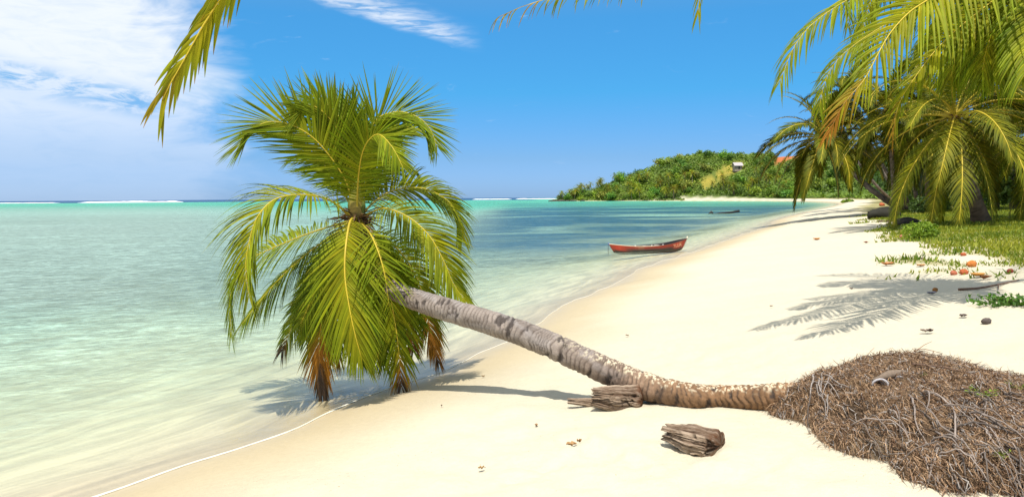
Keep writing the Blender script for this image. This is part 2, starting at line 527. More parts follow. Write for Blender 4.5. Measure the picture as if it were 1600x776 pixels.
def mat_water():
    m, N = new_mat('lagoon_water')
    out = N.new('ShaderNodeOutputMaterial')
    fac = N.new('ShaderNodeAttribute', attribute_name='turbid').outputs['Fac']
    at_ = N.new('ShaderNodeAttribute', attribute_name='Col')
    weed = N.new('ShaderNodeAttribute', attribute_name='weed').outputs['Fac']
    geo = N.new('ShaderNodeNewGeometry')
    pos = geo.outputs['Position']
    rot = N.new('ShaderNodeMapping')
    rot.inputs['Rotation'].default_value = (0, 0, RAD(-12))
    N.set(rot.inputs['Vector'], pos)
    P = rot.outputs[0]
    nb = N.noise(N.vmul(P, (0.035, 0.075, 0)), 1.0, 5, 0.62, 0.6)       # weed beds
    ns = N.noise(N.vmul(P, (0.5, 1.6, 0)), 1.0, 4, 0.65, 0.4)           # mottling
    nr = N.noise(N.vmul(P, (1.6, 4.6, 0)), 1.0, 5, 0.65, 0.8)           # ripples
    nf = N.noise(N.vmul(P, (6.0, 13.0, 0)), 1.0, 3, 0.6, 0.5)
    wk = N.math('MULTIPLY', N.smooth(nb, 0.32, 0.5), weed)
    wk = N.math('MULTIPLY', wk, N.smooth(ns, 0.2, 0.6, 0.55, 1.0))
    c = at_.outputs['Color']
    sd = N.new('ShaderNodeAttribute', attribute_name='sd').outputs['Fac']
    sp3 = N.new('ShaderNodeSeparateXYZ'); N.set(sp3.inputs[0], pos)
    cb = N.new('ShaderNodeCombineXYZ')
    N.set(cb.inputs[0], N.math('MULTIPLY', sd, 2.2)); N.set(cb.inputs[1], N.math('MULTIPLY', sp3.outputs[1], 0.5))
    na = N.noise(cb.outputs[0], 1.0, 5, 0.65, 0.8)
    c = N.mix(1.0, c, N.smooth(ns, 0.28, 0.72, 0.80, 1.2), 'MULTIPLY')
    c = N.mix(1.0, c, N.smooth(nr, 0.3, 0.7, 0.72, 1.30), 'MULTIPLY')  # ripple brightness and caustic light painted into the water colour
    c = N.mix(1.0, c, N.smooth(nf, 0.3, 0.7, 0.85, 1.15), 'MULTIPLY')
    wc = N.new('ShaderNodeAttribute', attribute_name='weedcol').outputs['Color']
    c = N.mix(N.math('MULTIPLY', wk, 0.95), c, N.mix(N.smooth(nr, 0.35, 0.7), wc, N.mix(1.0, wc, (1.7, 1.6, 1.5, 1), 'MULTIPLY')))
    dif = N.new('ShaderNodeBsdfDiffuse')
    N.set(dif.inputs[0], c)
    tr = N.new('ShaderNodeBsdfTransparent')
    N.set(tr.inputs[0], N.mix(fac, (1.0, 1.0, 0.98, 1), (0.74, 0.95, 0.9, 1)))
    f2 = N.math('MULTIPLY', N.math('MULTIPLY', fac, N.smooth(na, 0.3, 0.7, 0.74, 1.2)), N.math('MULTIPLY', N.smooth(nr, 0.3, 0.7, 0.70, 1.28), N.smooth(nf, 0.3, 0.7, 0.8, 1.2)), clamp=True)  # the painted ripple light also varies the turbidity
    f2 = N.math('MAXIMUM', f2, N.math('MULTIPLY', wk, 0.9), clamp=True)
    mx = N.new('ShaderNodeMixShader')
    N.set(mx.inputs[0], f2)
    N.t.links.new(tr.outputs[0], mx.inputs[1]); N.t.links.new(dif.outputs[0], mx.inputs[2])
    b = N.new('ShaderNodeBump')
    b.inputs['Strength'].default_value = 0.55
    b.inputs['Distance'].default_value = 0.10
    N.set(b.inputs['Height'], N.math('ADD', N.math('MULTIPLY', ns, 0.9), N.math('ADD', N.math('MULTIPLY', nr, 0.5), N.math('MULTIPLY', nf, 0.16))))
    gl = N.new('ShaderNodeBsdfGlossy')
    gl.inputs['Roughness'].default_value = 0.08
    N.t.links.new(b.outputs[0], gl.inputs['Normal'])
    fr = N.new('ShaderNodeFresnel')
    fr.inputs[0].default_value = 1.333
    N.t.links.new(b.outputs[0], fr.inputs['Normal'])
    mx2 = N.new('ShaderNodeMixShader')
    N.set(mx2.inputs[0], N.math('MINIMUM', fr.outputs[0], 0.18))
    N.t.links.new(mx.outputs[0], mx2.inputs[1]); N.t.links.new(gl.outputs[0], mx2.inputs[2])
    N.t.links.new(mx2.outputs[0], out.inputs[0])
    return m


# ------------------------------------------------------------------ ground sheet and water sheet
def polar_grid(angles, radii):
    A, Rr = np.meshgrid(angles, radii)
    x = np.sin(A) * Rr; y = np.cos(A) * Rr
    na, nr = len(angles), len(radii)
    i = np.arange(nr - 1)[:, None]; j = np.arange(na)[None]
    j2 = (j + 1) % na
    q = np.stack([i * na + j, i * na + j2, (i + 1) * na + j2, (i + 1) * na + j], -1).reshape(-1, 4)[:, ::-1]
    return x.ravel(), y.ravel(), q


def add_attr(me, name, vals):
    vals = np.asarray(vals, np.float32)
    if vals.ndim == 1:
        a = me.attributes.new(name, 'FLOAT', 'POINT'); a.data.foreach_set('value', vals)
    else:
        a = me.attributes.new(name, 'FLOAT_COLOR', 'POINT')
        a.data.foreach_set('color', np.hstack([vals, np.ones((len(vals), 1), np.float32)]).ravel())


def lerp(a, b, t):
    return np.asarray(a)[None] * (1 - t[:, None]) + np.asarray(b)[None] * t[:, None]


def grass_mask(x, y, d):
    n = fbm(x / 2.2, y / 2.2, 71, 4)
    g = sstep(-0.7, 1.2, (d - 8.6) + (n - 0.5) * 7.5) * sstep(12.5, 16, y + (n - .5) * 4)
    return g


def build_ground():
    ang = np.concatenate([np.radians(np.arange(-48, 62, 0.25)), np.radians(np.arange(62, 312, 5.0))])
    rad = np.concatenate([[0.02, 0.6, 1.4, 2.2, 3.0], np.geomspace(3.5, 900, 345), [1100, 1500, 3000, 9000, 40000]])
    x, y, q = polar_grid(ang, rad)
    d = shore_dist(x, y)
    z = height(x, y, d)
    r = np.hypot(x, y)
    z = np.where((r > 1000) & (d < 0), -6.0, z)
    n = fbm(x / 3, y / 3, 51, 4)
    dry = np.array([0.545, 0.49, 0.365]); damp = np.array([0.425, 0.34, 0.20]); under = np.array([0.55, 0.505, 0.32])
    wetk = 1 - sstep(0.4, 2.9, d + (n - 0.5) * 1.4)
    c = lerp(dry, damp, wetk * 0.9)
    sub = 1 - sstep(-1.6, 0.0, d)
    c = c * (1 - sub[:, None]) + under[None] * sub[:, None]
    # grass, forest floor
    g = grass_mask(x, y, d) * (y < 400)
    gcol = lerp((0.16, 0.16, 0.035), (0.30, 0.25, 0.06), fbm(x / 1.1, y / 1.1, 61, 3))
    c = c * (1 - 0.8 * g[:, None]) + gcol * 0.8 * g[:, None]
    ff = sstep(15, 26, d) * sstep(30, 45, y) * (y < 400)
    c = c * (1 - ff[:, None]) + lerp((0.10, 0.11, 0.03), (0.2, 0.22, 0.05), n) * ff[:, None]
    # headland ground
    h = sstep(2.0, 6.0, d - 4.0 * sstep(92, 112, x)) * (y > 380)
    hc = lerp((0.06, 0.10, 0.02), (0.13, 0.17, 0.035), n)
    c = c * (1 - h[:, None]) + hc * h[:, None]
    u = x / np.maximum(y, 1)
    # dry meadow and bare red earth on the hill
    me_k = h * np.exp(-(((u - 0.285) / 0.032) ** 4)) * sstep(482, 487, y) * (1 - sstep(497, 503, y)) * sstep(0.3, 0.55, fbm(x / 4, y / 4, 57, 3))
    c = c * (1 - me_k[:, None]) + np.array([0.34, 0.27, 0.05])[None] * me_k[:, None]
    red = h * np.exp(-(((u - 0.375) / 0.022) ** 4)) * sstep(466, 472, y)
    c = c * (1 - red[:, None]) + np.array([0.42, 0.13, 0.05])[None] * red[:, None]
    # rocky foot of the point
    rk = (y > 380) * np.exp(-((d - 0.6) / 1.8) ** 2) * (1 - sstep(88, 100, x))
    c = c * (1 - rk[:, None]) + np.array([0.06, 0.05, 0.04])[None] * rk[:, None]
    mb = MB(); mb.add(np.stack([x, y, z], 1), q, None, c)
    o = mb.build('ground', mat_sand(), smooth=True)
    add_attr(o.data, 'wet', (1 - sstep(-0.1, 1.5, d + (n - .5) * 0.9)) * (y < 380))
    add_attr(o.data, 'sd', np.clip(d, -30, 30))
    tag(o, kind='structure')
    return o


def build_water():
    ang = np.concatenate([np.radians(np.arange(-48, 50, 0.4)), np.radians(np.arange(50, 312, 4.0))])
    rad = np.concatenate([[0.02, 1.2, 3.0], np.geomspace(4.0, 1000, 300), np.geomspace(1030, 60000, 40)])
    x, y, q = polar_grid(ang, rad)
    d = shore_dist(x, y); z = height(x, y, d, fine=False)
    depth = np.maximum(-z, 0)
    r = np.hypot(x, y)
    n = fbm(x / 6, y / 6, 81, 4)
    k = 1 - np.exp(-np.maximum(depth - 0.13, 0) / 0.95)
    k = np.clip(k + (n - 0.5) * 0.16 * sstep(0.05, 0.5, depth), 0, 1) * 0.93
    k = np.where(r > 500, 0.95, k)
    shallow = np.array([0.51, 0.64, 0.46]); mid = np.array([0.26, 0.43, 0.345]); farc = np.array([0.085, 0.36, 0.25])
    t1 = sstep(0.25, 1.3, depth); t2 = sstep(60, 260, r)
    c = lerp(shallow, mid, t1)
    c = c * (1 - t2[:, None]) + farc[None] * t2[:, None]
    # greyer coral-rubble water on the left
    px = 800 + FPX * x / np.maximum(y, 0.1)
    lg = (1 - sstep(300, 620, px)) * sstep(14, 22, y) * (1 - sstep(150, 420, y))
    c = c * (1 - 0.7 * lg[:, None]) + np.array([0.28, 0.375, 0.325])[None] * 0.7 * lg[:, None]
    # open sea beyond the reef
    sea = sstep(900, 1050, r + (fbm(x / 150, y / 150, 91, 3) - .5) * 240 + 400 * sstep(-100, 200, x))
    sea = np.where(x > 30, sstep(2600, 3600, r), sea)
    c = c * (1 - sea[:, None]) + np.array([0.03, 0.085, 0.19])[None] * sea[:, None]
    # weed: strong in the bay, lighter on the left
    bay = sstep(-14, -4, x - 0.02 * y) * sstep(28, 42, y - 0.0 * x) * (1 - sstep(300, 400, y)) * sstep(2.5, 6.0, -d) * (1 - 0.6 * sstep(150, 260, y))
    bay2 = sstep(3.2, 6.5, -d) * sstep(-8, 4, x + 3) * sstep(24, 34, y)
    weed = np.maximum(bay, 0.55 * bay2 * (y < 140))
    left = (1 - sstep(-4, 2, x)) * sstep(15, 20, y) * (1 - sstep(90, 160, y)) * 0.42
    weed = np.maximum(weed, left)
    bayk = sstep(-8, 2, x)
    wcol = lerp((0.13, 0.18, 0.155), (0.004, 0.050, 0.10), bayk)
    mb = MB(); mb.add(np.stack([x, y, np.zeros_like(x)], 1), q, None, c)
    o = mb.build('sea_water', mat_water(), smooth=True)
    add_attr(o.data, 'turbid', k)
    add_attr(o.data, 'weed', weed)
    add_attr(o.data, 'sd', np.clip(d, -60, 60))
    add_attr(o.data, 'weedcol', wcol)
    tag(o, kind='structure')
    return o


build_ground()
build_water()


def contour_foam():
    """thin lacy line of foam left at the water's edge"""
    path, _ = catmull(np.hstack([SHORE[3:13], np.zeros((10, 1))]), 900)
    T = nrm(np.gradient(path, axis=0)); Nn = np.stack([T[:, 1], -T[:, 0]], 1)   # to the land
    lo = np.full(len(path), -1.2); hi = np.full(len(path), 1.2)
    for _ in range(24):
        m = (lo + hi) / 2
        z = height(path[:, 0] + Nn[:, 0] * m, path[:, 1] + Nn[:, 1] * m, fine=False)
        hi = np.where(z > 0.004, m, hi); lo = np.where(z > 0.004, lo, m)
    m = (lo + hi) / 2
    m = np.convolve(np.pad(m, 4, 'edge'), np.ones(9) / 9, 'valid')
    s = np.arange(len(path)) * 0.045
    w = 0.002 + 0.020 * vnoise(s * 1.4, s * 0, 5) ** 2 + 0.012 * vnoise(s * 9, s * 0, 6)
    fade = sstep(0.38, 0.5, fbm(s * 0.35, s * 0, 9, 2) + 0.35 * (path[:, 1] < 10.5))
    w = w * (0.25 + fade) * (1 - 0.8 * sstep(9.5, 11.5, path[:, 1])) * (1 - 0.995 * sstep(12, 15, path[:, 1]))
    mb = MB()
    prof = np.array([(-1.0, 0.004), (-0.3, 0.016), (0.4, 0.018), (1.0, 0.004)])
    V = []
    for a, h in prof:
        off = m + w * a
        x = path[:, 0] + Nn[:, 0] * off; y = path[:, 1] + Nn[:, 1] * off
        V.append(np.stack([x, y, np.maximum(height(x, y, fine=False), 0) + h], 1))
    V = np.stack(V, 1)
    n = len(path)
    i = np.arange(n - 1)[:, None]; j = np.arange(3)[None]
    q = np.stack([i * 4 + j, i * 4 + j + 1, (i + 1) * 4 + j + 1, (i + 1) * 4 + j], -1).reshape(-1, 4)
    mb.add(V.reshape(-1, 3), q, None, (0.72, 0.68, 0.56))
    o = mb.build('foam_line', M_FOAM, smooth=True)
    tag(o, kind='stuff')


contour_foam()


def breaker(px0, px1, py, depth, h, label, seed):
    n = 60
    X = np.linspace((px0 - 800) / FPX * depth, (px1 - 800) / FPX * depth, n)
    s = np.linspace(0, 1, n)
    hh = h * (0.35 + 0.65 * fbm(s * 9, s * 0 + seed, seed, 3)) * np.clip(np.minimum(s, 1 - s) * 10, 0.12, 1)
    prof = [(-2.5, -0.1), (-1.2, 0.75), (0.0, 1.0), (1.6, 0.55), (4.5, -0.1)]
    V = np.stack([np.stack([X, np.full(n, depth) + a * h + 6 * fbm(s * 3, s * 0, seed + 5, 2), hh * b], 1) for a, b in prof], 1)
    i = np.arange(n - 1)[:, None]; j = np.arange(4)[None]
    q = np.stack([i * 5 + j, (i + 1) * 5 + j, (i + 1) * 5 + j + 1, i * 5 + j + 1], -1).reshape(-1, 4)
    mb = MB(); mb.add(V.reshape(-1, 3), q, None, (0.85, 0.88, 0.88))
    o = mb.build('breaking_wave', M_FOAM, smooth=True)
    tag(o, label, 'wave', 'waves breaking on the outer reef')


breaker(125, 288, 316, 930, 2.3, 'long white breaking wave on the reef far left of the palm crown', 1)
breaker(-40, 96, 317, 900, 0.9, 'thin broken line of foam on the reef at the left edge', 2)
breaker(738, 800, 309, 1300, 1.4, 'short white breaker on the horizon right of the palm crown', 3)
breaker(806, 872, 309, 1400, 1.7, 'white breaker on the horizon just off the wooded point', 4)

# ------------------------------------------------------------------ fronds
GREEN = np.array([0.045, 0.105, 0.005]); LIME = np.array([0.175, 0.245, 0.008]); YELL = np.array([0.38, 0.31, 0.010])
ORANGE = np.array([0.33, 0.14, 0.018]); DEAD = np.array([0.10, 0.06, 0.035]); BLACK = np.array([0.035, 0.028, 0.022])
RIBC = np.array([0.56, 0.42, 0.03])


def frond(P, S=None, nh=None, n=96, leaf=0.8, width=0.031, droop=0.4, v=0.25, a0=72, a1=22, p0=0.10, K=6, across=3,
          seed=0, yellow=0.35, brown=9.0, black=9.0, rib=0.016, jitter=0.06, tipfrac=0.45, gap=0.0, fold=0.22, closed=None, green=GREEN, lime=LIME, tipdry=0.5):
    """leaflets and midrib of one pinnate palm leaf along the control points P"""
    g = np.random.default_rng(seed)
    C, L = catmull(P, 61)
    T = nrm(np.gradient(C, axis=0))
    if S is not None:
        Sv = np.broadcast_to(np.asarray(S, float), C.shape)
    else:
        Sv = np.cross(np.broadcast_to(np.asarray(nh, float), C.shape), T)
    Sv = nrm(Sv - (Sv * T).sum(1, keepdims=True) * T)
    Nv = np.cross(T, Sv)
    tt = np.linspace(0, 1, 61)
    lf, rb = MB(), MB()
    m = n * 2
    side = np.tile([1.0, -1.0], n)
    t = np.repeat(p0 + (1 - p0) * np.linspace(0, 1, n) ** 0.93, 2) + g.normal(0, 0.25 / n, m)
    t = np.clip(t, p0, 0.999)
    if gap: keep = g.random(m) > gap
    else: keep = np.ones(m, bool)
    t, side = t[keep], side[keep]; m = len(t)
    ip = lambda A: np.stack([np.interp(t, tt, A[:, k]) for k in range(3)], 1)
    B, Tt, Ss, Nn = ip(C), nrm(ip(T)), nrm(ip(Sv)), nrm(ip(Nv))
    w = (t - p0) / (1 - p0)
    ln = leaf * np.minimum(0.45 + 1.9 * w, 1.0) * (1 - (1 - tipfrac) * np.clip((w - 0.5) / 0.5, 0, 1) ** 1.3) * (1 + g.normal(0, 0.07, m))
    a = np.radians(a0 + (a1 - a0) * w ** 0.9) + g.normal(0, jitter, m)
    if closed is not None: a = a * closed
    vv = v + g.normal(0, jitter * 1.3, m)
    d0 = np.cos(a)[:, None] * Tt + np.sin(a)[:, None] * (np.cos(vv)[:, None] * side[:, None] * Ss + np.sin(vv)[:, None] * Nn)
    wd = np.sin(a)[:, None] * Tt - np.cos(a)[:, None] * side[:, None] * Ss
    dr = droop * (1 + g.normal(0, 0.22, m))
    pos = B.copy()
    rows = []
    yel = np.clip(yellow + g.normal(0, 0.16, m), 0, 1)
    lite = np.clip(0.5 + g.normal(0, 0.28, m), 0, 1)
    dark = 1 + g.normal(0, 0.12, m)
    cb = np.clip((t - brown) / 0.12 + g.normal(0, 0.25, m), 0, 1) if brown < 2 else np.zeros(m)
    ck = np.clip((t - black) / 0.08 + g.normal(0, 0.2, m), 0, 1) if black < 2 else np.zeros(m)
    for k in range(K + 1):
        s = k / K
        d = nrm(d0 + (dr * s ** 1.25 * 1.6)[:, None] * np.array([0, 0, -1.0]))
        wv = nrm(wd - (wd * d).sum(1, keepdims=True) * d)
        nv = np.cross(wv, d)
        hw = width * 0.5 * min(1.0, 0.45 + 5 * s) * (1 - s ** 2.2 * 0.96)
        hw = hw * (0.75 + 0.5 * lite) * np.clip(ln / leaf, 0.5, 1)
        col = green * (1 - lite[:, None]) + lime * lite[:, None]
        yk = np.clip(yel * (0.9 - 0.7 * s) + 0.15 * (1 - s), 0, 1)[:, None]
        col = col * (1 - yk) + YELL * yk
        dry = np.clip((s - 0.82) / 0.18, 0, 1) * tipdry * g.random(m)
        kb = np.clip(cb + dry, 0, 1)[:, None]
        col = col * (1 - kb) + ORANGE * kb
        kk = np.clip(ck * 1.1, 0, 1)[:, None]
        col = col * (1 - kk) + (DEAD if k % 2 else BLACK * 1.3) * kk
        col = col * dark[:, None]
        if across == 3:
            rows.append((pos - wv * hw[:, None], pos - nv * (hw * fold * 2)[:, None], pos + wv * hw[:, None], col))
        else:
            rows.append((pos - wv * hw[:, None], pos + wv * hw[:, None], col))
        pos = pos + d * (ln / K)[:, None]
    A = across
    V = np.stack([np.stack(r[:A], 1) for r in rows], 1)       # m, K+1, A, 3
    Cc = np.repeat(np.stack([r[A] for r in rows], 1)[:, :, None], A, 2)
    base = np.arange(m)[:, None, None] * (K + 1) * A
    i = np.arange(K)[None, :, None]; j = np.arange(A - 1)[None, None]
    q = np.stack([base + i * A + j, base + i * A + j + 1, base + (i + 1) * A + j + 1, base + (i + 1) * A + j], -1).reshape(-1, 4)
    lf.add(V.reshape(-1, 3), q, None, Cc.reshape(-1, 3))
    rr = rib * (1.0 - 0.86 * tt ** 0.8)
    rr[:6] *= np.linspace(1.9, 1.1, 6)
    rc = np.tile(RIBC[None], (61, 1)) * (0.75 + 0.35 * tt)[:, None]
    if brown < 2:
        kb = sstep(brown, brown + 0.1, tt)[:, None]; rc = rc * (1 - kb) + ORANGE * kb
    if black < 2:
        kb = sstep(black, black + 0.08, tt)[:, None]; rc = rc * (1 - kb) + DEAD * kb
    rb.tube(C, rr, 6, rc)
    return lf, rb


def put_frond(parent, label=None, name='frond', lm=None, origin=None, **kw):
    lf, rb = frond(**kw)
    if origin is not None:
        lf.v = [a - origin for a in lf.v]; rb.v = [a - origin for a in rb.v]
    f = lf.build(name, lm or M_LEAF, parent)
    rb.build('midrib', M_RIB, f, smooth=True)
    if label: f['label'] = label
    return f


def pix(pts):
    return np.array([at(*p) for p in pts])


# ------------------------------------------------------------------ the fallen palm
def palm_trunk(path, radii, rings, sides, seed, mb, sandy=None, cols=None, ringlen=0.062):
    """trunk with leaf-scar rings; returns nothing, fills mb"""
    P, L = catmull(np.hstack([path, np.asarray(radii)[:, None]]), rings)
    C, r = P[:, :3], P[:, 3]
    T = nrm(np.gradient(C, axis=0))
    ref = np.array([0.3, 0.2, 1.0]) if abs(T[:, 2]).mean() < 0.7 else np.array([1.0, 0.3, 0.1])
    A = nrm(np.cross(ref[None], T)); B = np.cross(T, A)
    th = np.arange(sides) / sides * 2 * math.pi
    s = np.linspace(0, L, rings)
    TH, Sx = np.meshgrid(th, s)
    cx, sx = np.cos(TH), np.sin(TH)
    wob = (fbm(Sx * 2.0 + cx * 1.2, sx * 1.2 + 7, seed, 3) - 0.5)
    ss = Sx + wob * 0.10
    # irregular ring spacing
    ph = ss / ringlen + 2.6 * vnoise(ss * 4.1, ss * 0, seed + 3)
    fr = ph - np.floor(ph)
    cell = np.floor(ph)
    groove = np.exp(-(np.minimum(fr, 1 - fr) / 0.16) ** 2)
    rnd = _hash(cell, np.floor(TH * 1.1 + cell * 0.37), seed)
    disp = -0.008 * groove + 0.013 * (fr - 0.5) * (0.5 + rnd) + 0.014 * (fbm(Sx * 9 + cx * 2, sx * 2, seed + 9, 3) - 0.5)
    scar = sstep(0.66, 0.74, fbm(Sx * 13 + cx * 1.1, sx * 1.1 + Sx * 2, seed + 21, 3))
    disp = disp - 0.010 * scar
    R = r[:, None] * (1 + 0.03 * (fbm(Sx * 2 + cx, sx, seed + 31, 2) - .5)) + disp
    V = C[:, None] + R[..., None] * (cx[..., None] * A[:, None] + sx[..., None] * B[:, None])
    tone = fbm(Sx * 5 + cx * 1.5, sx * 1.5, seed + 41, 4)
    frac = Sx / L
    c1, c2, c3 = cols
    base = np.where((frac < 0.5)[..., None], c1 + (c2 - c1) * sstep(0.15, 0.45, frac)[..., None], c2 + (c3 - c2) * sstep(0.72, 0.9, frac)[..., None])
    col = base * (0.65 + 0.7 * tone)[..., None] * (0.85 + 0.3 * rnd)[..., None]
    patches = sstep(0.5, 0.62, fbm(Sx * 3.2 + cx * 1.1 + 5, sx * 1.1, seed + 51, 3))[..., None]
    patches = patches * sstep(0.2, 0.4, frac)[..., None] * (1 - sstep(0.78, 0.9, frac))[..., None]
    col = col * (1 - 0.45 * patches) + np.array([0.33, 0.295, 0.275]) * 0.45 * patches
    gk = (0.85 * groove * sstep(0.10, 0.6, vnoise(Sx * 9, TH * 1.6, seed + 61)))[..., None]
    col = col * (1 - gk) + np.array([0.07, 0.05, 0.04]) * gk
    dk = (0.85 * scar)[..., None]
    col = col * (1 - dk) + np.array([0.045, 0.036, 0.032]) * dk
    if sandy is not None:
        upz = nrm(V - C[:, None])[..., 2]
        sk = (sstep(0.69, 0.80, fbm(Sx * 48, TH * 9, seed + 71, 3) + 0.16 * np.clip(upz, 0, 1)) * (1 - sstep(sandy - 0.1, sandy + 0.06, frac)) * sstep(0.35, 0.9, upz))[..., None]
        col = col * (1 - sk) + np.array([0.62, 0.53, 0.37]) * sk
    i = np.arange(rings - 1)[:, None]; j = np.arange(sides)[None]; j2 = (j + 1) % sides
    q = np.stack([i * sides + j, i * sides + j2, (i + 1) * sides + j2, (i + 1) * sides + j], -1).reshape(-1, 4)
    VV = np.vstack([V.reshape(-1, 3), C[-1:] + T[-1:] * 0.02]); CC = np.vstack([np.clip(col, 0.01, 1).reshape(-1, 3), col[-1, :1]])
    e = rings * sides
    tr = [(e, (rings - 1) * sides + k, (rings - 1) * sides + (k + 1) % sides) for k in range(sides)]
    mb.add(VV, q, tr, CC)


main = empty('fallen_palm', at(1300, 640, 6.2))
tag(main, 'large fallen coconut palm leaning from its root mound out over the lagoon', 'palm tree')
MO = np.array(main.location)

tp = [(1320, 622, 5.92, 50), (1270, 621, 5.98, 49), (1225, 620, 6.1, 46), (1180, 621, 6.26, 41), (1130, 621, 6.44, 39), (1085, 619, 6.52, 41), (1040, 612, 6.75, 44), (1000, 600, 6.98, 44),
      (950, 580, 7.2, 43), (900, 557, 7.45, 42), (850, 534, 7.75, 41), (800, 515, 8.1, 39), (750, 499, 8.45, 38), (700, 484, 8.85, 36), (650, 468, 9.25, 33),
      (618, 454, 9.52, 31), (594, 441, 9.72, 30), (574, 415, 9.9, 29), (561, 352, 10.0, 25)]
mb = MB()
palm_trunk(pix([p[:3] for p in tp]) - MO, [p[3] / 2 * p[2] / FPX for p in tp], 620, 44, 5, mb, sandy=0.40,
           cols=(np.array([0.22, 0.125, 0.065]), np.array([0.235, 0.195, 0.165]), np.array([0.24, 0.14, 0.08])))
mb.build('trunk', M_BARK, main, smooth=True)

